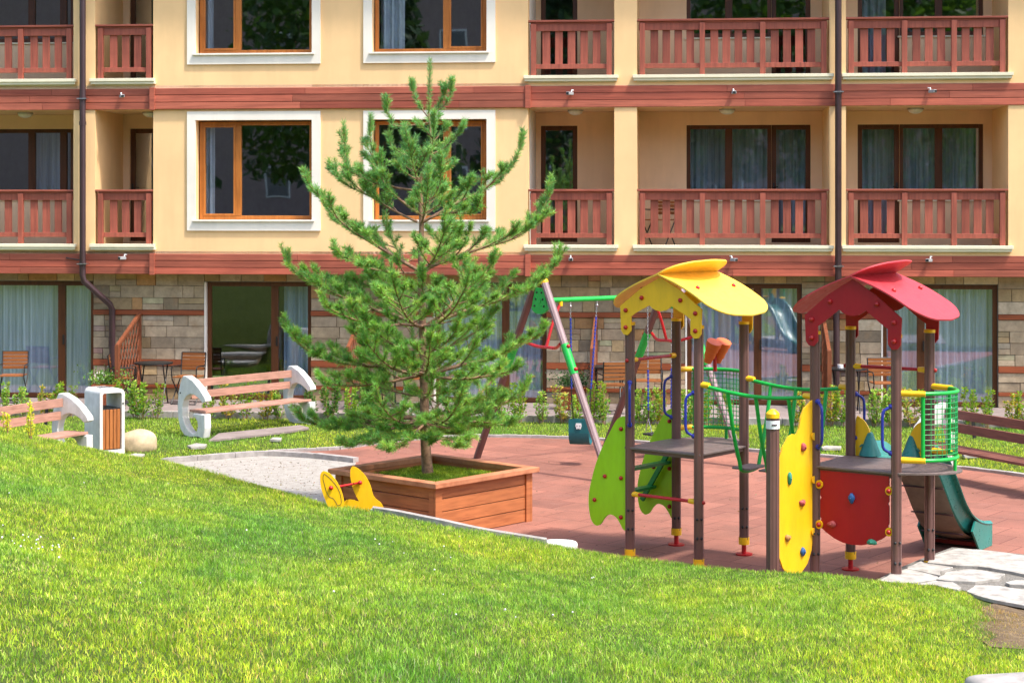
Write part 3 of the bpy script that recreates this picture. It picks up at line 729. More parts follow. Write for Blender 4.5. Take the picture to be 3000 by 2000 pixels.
def kerb(path, h0, h1, w, name, mat='kerb', L=.5):
    m = MB(); acc = 0; segs_ = []; cur = [path[0]]
    for a, b in zip(path[:-1], path[1:]):
        cur.append(b); acc += (b-a).length
        if acc > L: segs_.append(cur); cur = [b]; acc = 0
    if len(cur) > 1: segs_.append(cur)
    for s in segs_:
        for i in range(len(s)-1):
            d = (s[i+1]-s[i]); d.z = 0; d.normalize(); n = Vector((-d.y, d.x, 0))*w/2; e = d*.004
            a, b = s[i]+(e if i == 0 else e*0), s[i+1]-(e if i == len(s)-2 else e*0)
            k = Vector((0,0,random.uniform(-.004, .004)))
            m.add([a-n+Vector((0,0,h0)), b-n+Vector((0,0,h0)), b+n+Vector((0,0,h0)), a+n+Vector((0,0,h0)), a-n+Vector((0,0,h1))+k, b-n+Vector((0,0,h1))+k, b+n+Vector((0,0,h1))+k, a+n+Vector((0,0,h1))+k], [(0,3,2,1),(4,5,6,7),(0,1,5,4),(1,2,6,5),(2,3,7,6),(3,0,4,7)])
    return m.build(name, M[mat], kind='structure')
kerb(back, -.1, .045, .09, 'playground_kerb'); kerb([p+Vector((0,0,0)) for p in sc_], -.1, .07, .11, 'sandpit_kerb')
fk = [(1092,1484), (1160,1494), (1230,1508), (1300,1522), (1410,1546), (1500,1561), (1602,1577)]
pts = []
for u, v in fk:
    y = interp(u, CD)+.10; pts.append(PD(u, v, y))
m = MB()
for a, b in zip(smoothpath(pts, 3)[:-1], smoothpath(pts, 3)[1:]):
    n = Vector((0, .055, 0)); dn = Vector((0,0,-.6))
    m.add([a-n+dn, b-n+dn, b+n+dn, a+n+dn, a-n, b-n, b+n, a+n], [(0,3,2,1),(4,5,6,7),(0,1,5,4),(1,2,6,5),(2,3,7,6),(3,0,4,7)])
m.build('hill_kerb', M['kerb'], kind='structure')
# loose white kerb blocks
def rock(name, c, sx, sy, sz, rz, mat, label, cat, seed=0, n=3, group=None):
    rg = random.Random(seed); m = MB(); m.ball((0,0,0), 1, 16, 10)
    vs = []
    for p in m.v:
        p = Vector(p); k = 1+.08*math.sin(p.x*3+seed)+.07*math.sin(p.y*4+p.z*2+seed*2)+.04*math.sin(p.z*7+p.x*5)
        q_ = Vector((math.copysign(abs(p.x)**(.8 if n == 3 else .45), p.x)*sx, math.copysign(abs(p.y)**(.8 if n == 3 else .45), p.y)*sy, math.copysign(abs(p.z)**(.85 if n == 3 else .5), p.z)*sz))*k; vs.append(tuple(q_))
    m.v = vs; o = m.build(name, M[mat], smooth=True, sub=1); o.location = c; o.rotation_euler.z = rz
    return tag(o, label, cat, group)
rock('kerb_stone', PD(1640, 1590, 17.75)+Vector((0,0,-.08)), .20, .09, .10, -.25, 'concrete_white', 'broken white kerb stone at the lawn edge left of the yellow tower', 'stone', 2, 2)
rock('kerb_stone', PD(1106, 1492, 18.75)+Vector((0,0,-.05)), .07, .06, .07, .3, 'concrete_white', 'white kerb end beside the yellow spring toy', 'stone', 4, 2)
rock('boulder', P(397, 1322)+Vector((0,.1,.10)), .30, .24, .20, .2, 'boulder', 'smooth round tan boulder beside the waste bin', 'boulder', 1)
cz = terrain(3.3, 9.9)
rock('edge_stone', PD(2995, 2016, 10.0)+Vector((0,0,-.07)), .29, .2, .13, .25, 'kerb', 'pale stone block at the lower right corner of the lawn', 'stone', 3, 2)
# flagstone path on the mound, right
zt = PATHZ
def Q(u, v, z=zt+.035): return P(u, v, z)
pathpoly = [Q(2570,1697,zt), Q(2640,1660,zt), Q(2713,1630,zt), Q(2790,1602,zt), Q(3010,1624,zt), Vector((8.0,17.0,zt)), Vector((8.0,14.2,zt)), Q(3060,1790,zt), Q(2900,1750,zt), Q(2831,1730,zt), Q(2735,1708,zt)]
m = MB(); n = len(pathpoly); m.add([p-Vector((0,0,.3)) for p in pathpoly]+pathpoly, [tuple(range(n, 2*n))]+[(i, (i+1) % n, n+(i+1) % n, n+i) for i in range(n)]); m.build('stone_path', M['gravel'], kind='structure')
stones = [[(2722,1634),(2745,1620),(2790,1606),(2812,1603),(2868,1607),(2930,1613),(3010,1625),(3010,1680),(2930,1664),(2868,1655),(2800,1652),(2716,1644)],
 [(2662,1656),(2698,1640),(2712,1646),(2790,1657),(2772,1664),(2756,1670),(2752,1681),(2700,1670),(2660,1662)],
 [(2575,1698),(2610,1676),(2655,1663),(2700,1672),(2750,1684),(2742,1694),(2690,1702),(2640,1702)],
 [(2742,1692),(2775,1672),(2830,1663),(2800,1680),(2836,1668),(2870,1666),(2945,1678),(2925,1690),(2855,1700),(2770,1697)],
 [(2690,1706),(2740,1697),(2790,1702),(2816,1716),(2808,1722),(2780,1720),(2738,1710)],
 [(2832,1728),(2860,1710),(2920,1712),(2990,1722),(3080,1726),(3080,1785),(3000,1770),(2930,1756),(2880,1745)],
 [(2944,1702),(2975,1695),(3060,1698),(3060,1712),(2960,1708)],
 [(3020,1630),(3120,1640),(3150,1690),(3060,1690),(3022,1680)]]
for i, s in enumerate(stones):
    base = [Q(u, v) for u, v in s]
    if i == 3: base = [Q(u, v) for u, v in [(2742,1692),(2775,1672),(2830,1663),(2870,1666),(2945,1678),(2925,1690),(2855,1700),(2770,1697)]]
    out = []; rg = random.Random(i)
    for a, b in zip(base, base[1:]+base[:1]):
        k = max(1, int((b-a).length/.09))
        for j in range(k): out.append(a.lerp(b, j/k)+Vector((rg.uniform(-.010,.010), rg.uniform(-.010,.010), 0)))
    m = MB(); m.slab([p-Vector((0,0,.022)) for p in out], (0,0,1), .03)
    o = m.build('flagstone', M['flag'], bevel=.004)
    tag(o, ['large pale flagstone nearest the foot of the slide', 'small broken flagstone left of the large one by the slide', 'wide flagstone touching the near right post of the red tower', 'flagstone ringed by grey gravel in the middle of the path', 'narrow flagstone along the grass below the gravel ring', 'long flagstone at the right edge above the dry grass', 'small sliver of flagstone in gravel at the right edge', 'flagstone just beyond the right edge of the picture'][i], 'flagstone', 'flagstones of the path')
# stepping slabs in the back lawn
k = 0
def slabq(pts_, z, name, label, mat='paving', t=.04):
    m = MB(); m.slab([P(u, v, z) for u, v in pts_], (0,0,1), t); return tag(m.build(name, M[mat], bevel=.006), label, 'paving slab')
slabq([(612,1292),(640,1272),(880,1248),(905,1255),(850,1265),(640,1289)], .03, 'paving_slab', 'long paving strip under the middle bench')
slabq([(548,1308),(575,1301),(606,1304),(600,1311),(560,1313)], .035, 'paving_slab', 'small stepping slab in the lawn below the middle bench', 'flag')
slabq([(790,1290),(800,1284),(826,1285),(822,1291)], .035, 'paving_slab', 'stepping slab in the lawn before the right end of the middle bench', 'flag')
slabq([(372,1337),(395,1331),(425,1333),(410,1342)], .035, 'paving_slab', 'stepping slab below the tan boulder', 'flag')
slabq([(2404,1312),(2420,1308),(2465,1310),(2462,1315),(2410,1316)], .035, 'paving_slab', 'stepping slab in the lawn behind the yellow panel', 'flag')
slabq([(2818,1333),(2850,1329),(2885,1331),(2870,1337),(2825,1338)], .035, 'paving_slab', 'stepping slab in the lawn under the right bench', 'flag')

# ============================================================ GRASS
def blades(name, P0, Hh, W, tint, kind='stuff', seg=2):
    n = len(P0); az = rng.uniform(0, 2*np.pi, n); fa = rng.uniform(0, 2*np.pi, n)
    side = np.stack([np.cos(fa), np.sin(fa), np.zeros(n)], 1)*W[:, None]/2
    lean = np.stack([np.cos(az), np.sin(az), np.zeros(n)], 1)*(Hh*rng.uniform(.15, .85, n))[:, None]
    up = np.zeros((n, 3)); up[:, 2] = Hh
    a, b = P0-side, P0+side; m1 = P0+lean*.3+up*.6
    c, d = m1-side*.8, m1+side*.8; t = P0+lean+up*.97
    V = np.stack([a, b, c, d, t], 1).reshape(-1, 3); i0 = np.arange(n)*5
    T = np.concatenate([np.stack([i0, i0+1, i0+3], 1), np.stack([i0, i0+3, i0+2], 1), np.stack([i0+2, i0+3, i0+4], 1)])
    return npmesh(name, V, T, M['blades'], np.repeat(tint, 5, 0), kind=kind)
def inpoly(px, py, poly):
    r = np.zeros(len(px), bool); n = len(poly)
    for i in range(n):
        x0, y0 = poly[i][0], poly[i][1]; x1, y1 = poly[i-1][0], poly[i-1][1]
        c = ((y0 > py) != (y1 > py)); xx = (x1-x0)*(py-y0)/((y1-y0) if y1 != y0 else 1e-9)+x0
        r ^= c & (px < xx)
    return r
# fast terrain lookup: bilinear in the hill grid
def tz(px, py):
    i = np.clip(np.searchsorted(xs, px)-1, 0, nx-2); j = np.clip(np.searchsorted(ys, py)-1, 0, len(ys)-2)
    fx = (px-xs[i])/(xs[i+1]-xs[i]); fy = (py-ys[j])/(ys[j+1]-ys[j])
    return (Z[j, i]*(1-fx)+Z[j, i+1]*fx)*(1-fy)+(Z[j+1, i]*(1-fx)+Z[j+1, i+1]*fx)*fy
base_t = np.array([[.19,.36,.035], [.27,.45,.04], [.37,.53,.065], [.50,.57,.15], [.12,.25,.04]])
def gtint(n, probs=(.25,.3,.22,.10,.13)):
    t = base_t[rng.choice(5, n, p=probs)]; return t*rng.uniform(.7, 1.5, (n, 1))
def region(n, y0, y1, xa=.31, xb=.31):
    # even density over the wedge seen by the camera, a little wider than the frame
    y = np.sqrt(rng.uniform(y0*y0, y1*y1, n)); x = rng.uniform(-xa, xb, n)*y; return x, y
def fbm(x, y, s):
    return (np.sin(x*s*1.7+y*s*.9+1)+np.sin(-x*s*.8+y*s*2.1+2.2)+np.sin(x*s*3.1-y*s*2.7)*.6+np.sin(x*s*5.3+y*s*4.9+.7)*.4)/3
ND = 760000
x, y = region(ND, 7.4, 25.6); keep = rng.uniform(0, 1, ND) < np.clip(1.25-.055*(y-9), .35, 1); x, y = x[keep], y[keep]
z = tz(x, y); uu = 1500+F*x/y
hid = z > -.02; hid &= ~inpoly(x, y, [(p.x, p.y) for p in pathpoly])
cdv = np.interp(uu, [c[0] for c in CD], [c[1] for c in CD])
hid &= ~((uu > 1080) & (y > cdv+.03))                      # nothing grows on the drop behind the kerb
hid &= ~((uu > 2560) & (y > cdv+.02) & (y > 15.0))
x, y, z, uu, cdv = x[hid], y[hid], z[hid], uu[hid], cdv[hid]; n = len(x)
big = fbm(x, y, .9); Hh = rng.uniform(.018, .042, n)*(1+.4*big)
tall = fbm(x+9, y-4, 2.3) > .45; Hh = np.where(tall, Hh*1.35, Hh); Hh = np.where(y > cdv-.25, Hh*1.15, Hh); tt = gtint(n)
dry = ((uu > 2870+rng.normal(0, 25, n)) & (y > 12.4+rng.normal(0, .15, n)) & (y < 15.3)); tt[dry] = np.array([.45,.33,.16])*rng.uniform(.6, 1.25, (dry.sum(), 1)); Hh[dry] *= .8
straw = rng.uniform(0, 1, n) < .06; tt[straw] = np.array([.50,.42,.22])*rng.uniform(.7, 1.2, (straw.sum(), 1))
bare = dry & (rng.uniform(0, 1, n) < .55); kp = ~bare; x, y, z, Hh, tt, n = x[kp], y[kp], z[kp], Hh[kp], tt[kp], int(kp.sum())
blades('grass', np.stack([x, y, z-.004], 1), Hh, rng.uniform(.003, .006, n), tt)
gx = np.linspace(3.25, 5.2, 40); gy = np.linspace(12.3, 15.3, 60); GX, GY = np.meshgrid(gx, gy); okc = (1500+F*GX/GY) > 2885+30*np.sin(GY*5)
GZ_ = tz(GX.ravel(), GY.ravel()).reshape(GX.shape)+np.where(okc, .006, -.03)
npmesh('bare_soil', np.stack([GX, GY, GZ_], -1).reshape(-1, 3), [(j*40+i, j*40+i+1, (j+1)*40+i+1, (j+1)*40+i) for j in range(59) for i in range(39)], soil_green('dry_soil', [(.10,.065,.04), (.20,.14,.085), (.34,.26,.16)], 9), kind='structure', smooth=True)
# clover heads
k = 0
m = MB()
for _ in range(55):
    yy = math.sqrt(random.uniform(100, 20*20)); xx = random.uniform(-.30, .05 if random.random() < .8 else .28)*yy
    if random.random() < .35: yy = random.uniform(11.4, 12.4); xx = random.uniform(-.29, -.25)*yy
    m.ball((xx, yy, terrain(xx, yy)+.05), random.uniform(.004, .0075), 6, 4)
m.build('clover_flowers', M['white'], kind='stuff', smooth=True)
fl = MB(); rf = random.Random(3)
for k in range(900):
    if k < 420: xx, yy, zz = rf.uniform(-3, 7.5), rf.uniform(17.5, 26.5), .010
    else: yy = rf.uniform(21.8, 25.0); xx = rf.uniform(-.2, -.1)*yy; zz = .006
    if not inpoly(np.array([xx]), np.array([yy]), [(p.x, p.y) for p in (rub if k < 420 else snd)])[0]: continue
    a_ = rf.uniform(0, 6.28); s_ = rf.uniform(.012, .035); d1 = Vector((math.cos(a_), math.sin(a_), rf.uniform(0,.3)))*s_; d2 = Vector((-math.sin(a_), math.cos(a_), 0))*s_*.4; c_ = Vector((xx, yy, zz))
    fl.add([c_-d1*.5, c_+d2, c_+d1*.5+Vector((0,0,.004)), c_-d2], [(0,1,2,3)], tuple(v*rf.uniform(.6, 1.3) for v in rf.choice([(.14,.09,.05),(.20,.15,.07),(.08,.06,.04),(.22,.20,.12)])))
fl.build('fallen_leaves', M['leaves'], kind='stuff')
# back lawn
ND = 190000
y = rng.uniform(19.5, 30.4, ND); x = rng.uniform(-.31, .32, ND)*y
ok = ~inpoly(x, y, [(p.x, p.y) for p in rub]) & ~inpoly(x, y, [(p.x, p.y) for p in snd])
s_ = x*math.cos(TH)-(y-D0)*math.sin(TH); d_ = x*math.sin(TH)+(y-D0)*math.cos(TH)
ok &= d_ < (-1.42-.2*(s_-SL)/(SR-SL)-.1)
def nearpath(px, py, path, w):
    r = np.zeros(len(px), bool)
    for p in path: r |= (px-p.x)**2+(py-p.y)**2 < w*w
    return r
def dens(path, st=.03):
    out = []
    for a, b in zip(path[:-1], path[1:]):
        k = max(1, int((b-a).length/st)); out += [a.lerp(b, j/k) for j in range(k)]
    return out
ok &= ~nearpath(x, y, dens(back, .05), .055) & ~nearpath(x, y, dens(sc_, .05), .06)
ok &= (tz(x, np.clip(y, 0, 25.99)) < .0) | (y > 25.9)
x, y = x[ok], y[ok]; n = len(x)
tt = gtint(n, (.16,.28,.30,.16,.10)); Hh = rng.uniform(.02, .05, n)*(1+.35*fbm(x, y, 2.0))
blades('short_grass', np.stack([x, y, np.full(n, 0.0)], 1), Hh, rng.uniform(.005, .009, n), tt)

st_ = empty('stone_steps', (-7.85, 23.3, 0), 0, 'stone steps down the lawn rise just left of the picture', 'steps')
for i in range(6):
    m = MB(); zt2 = .80-.14*i; m.box(-.75, .75, -1.9+.6*i, -1.3+.6*i, -.3, zt2-.03); m.build('riser', M['boulder'], st_, local=True)
    m = MB(); m.box(-.78, .78, -1.9+.6*i-.02, -1.3+.6*i+.03, zt2-.029, zt2+.02); m.build('tread', M['concrete_white'], st_, local=True)
# ============================================================ PLANTER + PINE
zr = .604/3.43*H*.985
cF, cR, cL, cB = P(1303,1416.6,zr), P(1597,1364,zr), P(944,1372,zr), P(1243,1332,zr)
ctr = (cF+cR+cL+cB)/4; ex = ((cR-cF)+(cB-cL)); ex.normalize(); ey = Vector((-ex.y, ex.x, 0))
SD = ((cR-cF).length+(cL-cF).length+(cB-cL).length+(cB-cR).length)/8
angp = math.atan2(ex.y, ex.x)
pl = empty('tree_planter', (ctr.x, ctr.y, 0), angp, 'square wooden planter box holding the young pine', 'planter')
h = SD-.06; zq = zr-.055
for nm, rot in (('wall', 0), ('wall', 1), ('wall', 2), ('wall', 3)):
    a = rot*math.pi/2; ca, sa = math.cos(a), math.sin(a)
    def rp_(x, y, z): return (x*ca-y*sa, x*sa+y*ca, z)
    def rbox(m, x0, x1, y0, y1, z0, z1):
        c = [rp_(X_, Y_, Z_) for Z_ in (z0, z1) for X_, Y_ in ((x0,y0),(x1,y0),(x1,y1),(x0,y1))]
        m.add(c, [(0,3,2,1),(4,5,6,7),(0,1,5,4),(1,2,6,5),(2,3,7,6),(3,0,4,7)])
    m = MB(); nb = 4
    for j in range(nb): rbox(m, -h+.10, h-.10, -h+.02, -h+.05, .01+j*zq/nb+.004, .01+(j+1)*zq/nb-.004)
    rbox(m, -h+.04, h-.04, -h+.051, -h+.062, .01, zq)
    m.build('wall', M['planter'], pl, local=True, bevel=.004)
    m = MB(); rbox(m, -h-.0, -h+.10, -h, -h+.03, 0, zq-.001); rbox(m, h-.10, h-.031, -h, -h+.03, 0, zq-.001); rbox(m, -h+.115, -h+.16, -h+.004, -h+.019, 0, zq-.001)if False else None
    m.build('corner_post', M['planter'], pl, local=True, bevel=.004, each=True)
    m = MB(); e = SD; w_ = .13
    c = [rp_(*p) for p in [(-e,-e,zq+.001),(e,-e,zq+.001),(e-w_,-e+w_,zq+.001),(-e+w_,-e+w_,zq+.001),(-e,-e,zr),(e,-e,zr),(e-w_,-e+w_,zr),(-e+w_,-e+w_,zr)]]
    c = [(p[0]*.9985, p[1]*.9985, p[2]) for p in c]
    m.add(c, [(0,3,2,1),(4,5,6,7),(0,1,5,4),(1,2,6,5),(2,3,7,6),(3,0,4,7)]); m.build('cap_board', M['planter_top'], pl, local=True, bevel=.006)
ZS = zr-.115
m = MB(); e = h-.063; m.box(-e, e, -e, e, .05, ZS); m.build('planter_soil', M['lawn'], pl, local=True)
n = 22000; lx = rng.uniform(-e+.02, e-.02, n); ly = rng.uniform(-e+.02, e-.02, n)
px = ctr.x+lx*math.cos(angp)-ly*math.sin(angp); py = ctr.y+lx*math.sin(angp)+ly*math.cos(angp)
go = blades('planter_grass', np.stack([px, py, np.full(n, ZS)], 1), rng.uniform(.02, .045, n), rng.uniform(.004, .007, n), gtint(n, (.3,.3,.12,.04,.24))*.8)

TB = P(1254, 1390, ZS); DT = TB.y
tree = empty('pine_tree', TB, 0, 'young pine with upturned branch tips growing in the square wooden planter', 'tree')
trunk_px = [(1254,1396), (1247,1310), (1244,1228), (1242,1092), (1238,956), (1233,796), (1235,653), (1231,531), (1249,498), (1263,453), (1262,400), (1256,332)]
tp = smoothpath([PD(u, v, DT) for u, v in trunk_px], 4)
L0 = len(tp); m = MB()
def tr_r(z): return interp(z, [(0, .075), (.7, .058), (1.0, .052), (2.1, .045), (2.9, .036), (3.6, .026), (4.1, .016), (5.2, .007)])
rad = [interp(p.z, [(.45, .072), (.6, .060), (1.1, .052), (2.1, .043), (2.9, .033), (3.6, .024), (4.1, .015), (4.6, .010)]) for p in tp]
m.tube(tp, rad, 12); limbs = MB(); tw = MB()
ND_ = []   # needle emitters: (p, dir, length, density, curl)
wood_segs = []
rt = random.Random(11)
def shoot(p, d, L, up=.35):
    """a needled shoot, tip turned up"""
    d = d.normalized(); n = max(2, int(L/.05)); q = p.copy(); pts = [q.copy()]
    for i in range(n):
        d = (d+Vector((0,0,up*.22))+Vector((rt.gauss(0,.05), rt.gauss(0,.05), rt.gauss(0,.03)))).normalized()
        q2 = q+d*(L/n); ND_.append((q.copy(), q2.copy(), 1.0 if i < n-1 else 1.25)); q = q2; pts.append(q.copy())
    tw.tube(pts, [.006-.003*i/n for i in range(n+1)], 5, cap=False)
    return q, d
def limb(pts, r0, dens=1.0, bare=.25, lenf=1.0, upf=.45):
    pts = smoothpath(pts, 4); tot = sum((b-a).length for a, b in zip(pts[:-1], pts[1:])); n = len(pts)
    limbs.tube(pts, [r0*(1-.72*i/(n-1)) for i in range(n)], 7, cap=False)
    acc = 0; nxt = tot*bare; side = rt.choice((-1, 1))
    for i in range(n-1):
        a, b = pts[i], pts[i+1]; L = (b-a).length; d = (b-a).normalized()
        if acc+L > tot*.35: ND_.append((a.copy(), b.copy(), .55 if acc < tot*.7 else 1.0))
        while nxt < acc+L:
            t = (nxt-acc)/L; p = a.lerp(b, t); fr = nxt/tot
            sd = d.cross(Vector((0,0,1))).normalized()*side; side *= -1
            el = rt.uniform(-.15, .7)
            dd = (d*rt.uniform(.55, .95)+sd*rt.uniform(.5, 1.0)+Vector((0,0,el*.6))).normalized()
            LL = (tot*.34*(1-fr)**.8+.10)*rt.uniform(.65, 1.15)*lenf
            sub(p, dd, LL, upf); nxt += rt.uniform(.075, .125)/dens
        acc += L
    d = (pts[-1]-pts[-3]).normalized()
    for k in range(rt.choice((3, 4))):
        dd = (d+Vector((rt.gauss(0,.4), rt.gauss(0,.4), rt.uniform(.2,.9)))).normalized(); shoot(pts[-1], dd, rt.uniform(.13, .22)*lenf**.5, upf)
    shoot(pts[-1], d+Vector((0,0,.5)), rt.uniform(.20, .30)*lenf, upf)
def sub(p, d, L, upf):
    if L < .17: shoot(p, d, L*rt.uniform(.8, 1.1), upf); return
    # a twig with its own shoots
    q = p.copy(); n = max(2, int(L/.08)); pts = [q.copy()]; side = rt.choice((-1, 1))
    for i in range(n):
        d = (d+Vector((0,0,upf*.10))+Vector((rt.gauss(0,.05), rt.gauss(0,.05), rt.gauss(0,.04)))).normalized(); q2 = q+d*(L/n)
        if i >= n*.25: ND_.append((q.copy(), q2.copy(), .8))
        q = q2; pts.append(q.copy())
        if i >= n*.3 and rt.random() < .85:
            sd = d.cross(Vector((0,0,1))).normalized()*side; side *= -1
            shoot(q, (d*.8+sd*.7+Vector((0,0,rt.uniform(0,.45)))), rt.uniform(.08, .15), upf)
    tw.tube(pts, [.009-.005*i/n for i in range(n+1)], 5, cap=False)
    shoot(q, d, rt.uniform(.10, .17), upf)
    for k in range(2): shoot(q, (d+Vector((rt.gauss(0,.5), rt.gauss(0,.5), .3))), rt.uniform(.07, .12), upf)
def pxlimb(px, dend, r0, **k):
    n = len(px); limb([PD(u, v, DT+dend*i/(n-1)) for i, (u, v) in enumerate(px)], r0, **k)
# traced limbs (photo columns, rows; end offset in depth)
TL = [([(1233,797),(1148,747),(1072,700),(1037,680),(979,631),(934,575),(905,540)], -.25, .022),
 ([(1233,797),(1260,775),(1330,720),(1345,690)], -.3, .016), ([(1233,797),(1190,800),(1100,790),(1040,765),(1000,752)], -.5, .016), ([(1233,797),(1300,765),(1400,730),(1514,694),(1581,636),(1605,575)], .15, .022),
 ([(1235,653),(1322,604),(1416,555),(1501,484),(1524,430)], -.1, .019), ([(1233,630),(1179,591),(1135,551),(1112,502),(1092,448),(1084,395)], -.15, .018),
 ([(1222,650),(1150,615),(1090,578),(1023,546),(985,515)], .2, .016), ([(1232,560),(1130,545),(1068,524),(1019,484),(1010,420)], .3, .015),
 ([(1231,531),(1213,505),(1200,470),(1190,420)], -.1, .014), ([(1263,453),(1300,435),(1330,405),(1345,390)], -.1, .011), ([(1263,453),(1210,460),(1160,440),(1145,425)], .15, .011),
 ([(1256,345),(1225,305),(1212,270)], 0, .008), ([(1256,345),(1285,310),(1300,280)], 0, .008), ([(1256,345),(1310,300),(1322,265)], -.05, .008), ([(1258,360),(1160,370),(1140,340),(1130,320)], -.1, .009),
 ([(1240,600),(1270,575),(1288,540),(1290,500)], -.35, .012), ([(1240,650),(1300,625),(1380,625),(1400,605)], -.3, .012),
 ([(1255,950),(1325,897),(1385,850),(1440,775)], -.5, .024), ([(1257,948),(1355,914),(1474,875),(1560,838),(1600,800),(1630,760)], .15, .026), ([(1240,956),(1164,926),(1104,909),(1028,880),(943,846),(870,800),(845,775)], .0, .026),
 ([(1240,956),(1180,950),(1100,955),(1010,925),(960,900)], -.6, .02), ([(1240,960),(1200,930),(1120,850),(1050,840),(985,835)], .6, .018),
 ([(1236,1092),(1138,1075),(1040,1067),(943,1045),(880,1010),(848,975)], -.1, .026), ([(1247,1097),(1347,1071),(1453,1045),(1529,1007),(1575,985)], .0, .026), ([(1247,1097),(1340,1110),(1440,1100),(1500,1085)], -.6, .02), ([(1240,1097),(1130,1120),(1040,1130),(960,1125)], -.6, .02),
 ([(1240,1224),(1134,1224),(1062,1240),(985,1250),(920,1240),(890,1232)], -.1, .026), ([(1248,1226),(1359,1216),(1444,1194),(1505,1165),(1530,1145)], .1, .024), ([(1248,1228),(1320,1240),(1400,1235),(1480,1245)], -.5, .02), ([(1240,1228),(1160,1250),(1090,1285),(1030,1305)], -.5, .02)]
for px_, de, r0 in TL:
    small_ = px_[0][1] < 500
    low = px_[0][1] > 1150
    pxlimb(px_, de, r0, dens=1.15 if not small_ else .8, bare=.22 if not small_ else .35, lenf=.85 if not small_ else .55, upf=.25 if low else .5)
# limbs towards and away from the viewer
def whorl(v, reach, azs, r0, up0, dens=1.0, cv=.35, **k):
    u = interp(-v, [(-t[1], t[0]) for t in trunk_px]); c = PD(u, v, DT)
    for az in azs:
        a = R(az+rt.uniform(-10, 10)); L = reach*rt.uniform(.8, 1.1); d = Vector((math.cos(a), math.sin(a), 0))
        pts = [c+d*L*t+Vector((0,0,up0*L*t+cv*L*t**2.6)) for t in (0, .25, .5, .75, 1)]
        limb(pts, r0, dens=dens, **k)
whorl(1228, 1.15, (-60, -115, 60, 115, 88), .022, -.08, .95, upf=.2); whorl(1160, .7, (-90, 20, 160), .014, .0, .85, upf=.3)
whorl(1092, 1.25, (-75, -120, 55, 100, 140), .022, .02, .95); whorl(1030, .75, (-50, -130, 150, 30), .014, .1, .9)
whorl(956, 1.2, (-70, -110, 60, 120), .022, .08, .95); whorl(880, .5, (-90, 170), .012, .2, .8)
whorl(796, .95, (-80, 70, 120), .018, .18, .9); whorl(653, .72, (-80, 80), .014, .25, .85); whorl(545, .5, (-90, 60, 110), .011, .4, .8); whorl(453, .3, (-90, 90), .008, .6, .7)
whorl(1240, .95, (-60, -100, -140, 70, 120), .017, -.22, .95, cv=.05, upf=.1); whorl(1225, .9, (195, -20), .015, -.16, .85, cv=.08, upf=.15)
# leader
ld = [PD(1256,332,DT), PD(1258,290,DT), PD(1259,240,DT), PD(1260,176,DT)]
tw.tube(ld, [.011,.009,.007,.004], 6)
for a, b in zip(ld[:-1], ld[1:]): ND_.append((a, b, 1.2))
for v in range(360, 560, 24):
    a = PD(interp(-v, [(-t[1], t[0]) for t in trunk_px]), v, DT); b = PD(interp(-(v-24), [(-t[1], t[0]) for t in trunk_px]), v-24, DT); ND_.append((a, b, .8))
tr = m.build('trunk', M['bark'], tree, smooth=True); limbs.build('limbs', M['bark'], tree, smooth=True); tw.build('twigs', M['bark'], tree, smooth=True)
# needles
A = np.array([list(a) for a, b, k in ND_]); Bq = np.array([list(b) for a, b, k in ND_]); kk = np.array([k for a, b, k in ND_])
Ls = np.linalg.norm(Bq-A, axis=1); cnt = np.maximum(3, (Ls*820*kk).astype(int)); idx = np.repeat(np.arange(len(A)), cnt); n = len(idx)
t = rng.uniform(0, 1, n)[:, None]; base = A[idx]*(1-t)+Bq[idx]*t; D = ((Bq-A)/Ls[:, None])[idx]
rv = rng.normal(0, 1, (n, 3)); rv -= D*(rv*D).sum(1)[:, None]; rv /= np.linalg.norm(rv, axis=1)[:, None]
ang = np.radians(rng.uniform(28, 75, n))[:, None]; nd_ = D*np.cos(ang)+rv*np.sin(ang); nd_[:, 2] += .12; nd_ /= np.linalg.norm(nd_, axis=1)[:, None]
Ln = rng.uniform(.045, .075, n)[:, None]; sdv = np.cross(nd_, rng.normal(0, 1, (n, 3))); sdv /= np.linalg.norm(sdv, axis=1)[:, None]; wd = .0021
V = np.stack([base-sdv*wd, base+sdv*wd, base+nd_*Ln*.6+sdv*wd*.9, base+nd_*Ln], 1); V[:, 3, 2] += .004
V = V.reshape(-1, 3); i0 = np.arange(n)*4
T_ = np.concatenate([np.stack([i0, i0+1, i0+2], 1), np.stack([i0, i0+2, i0+3], 1)])
pc = np.array([[.18,.42,.095], [.25,.52,.11], [.36,.60,.13], [.12,.31,.08]]); per = rng.choice(4, len(A), p=(.3,.3,.2,.2)); tn = pc[per][idx]*rng.uniform(.8, 1.25, (n, 1))
# higher shoots are bluer green
hz = np.clip((base[:, 2:3]-2.3)/2.0, 0, 1); tn = tn*(1-hz*.5)+np.array([[.18,.42,.20]])*hz*.5
old = rng.uniform(0, 1, n) < .09; tn[old] = np.array([.32,.24,.07])
npmesh('crown', V, T_, M['needles'], np.repeat(tn, 4, 0), parent=tree)
print('needles', n, 'segs', len(A))

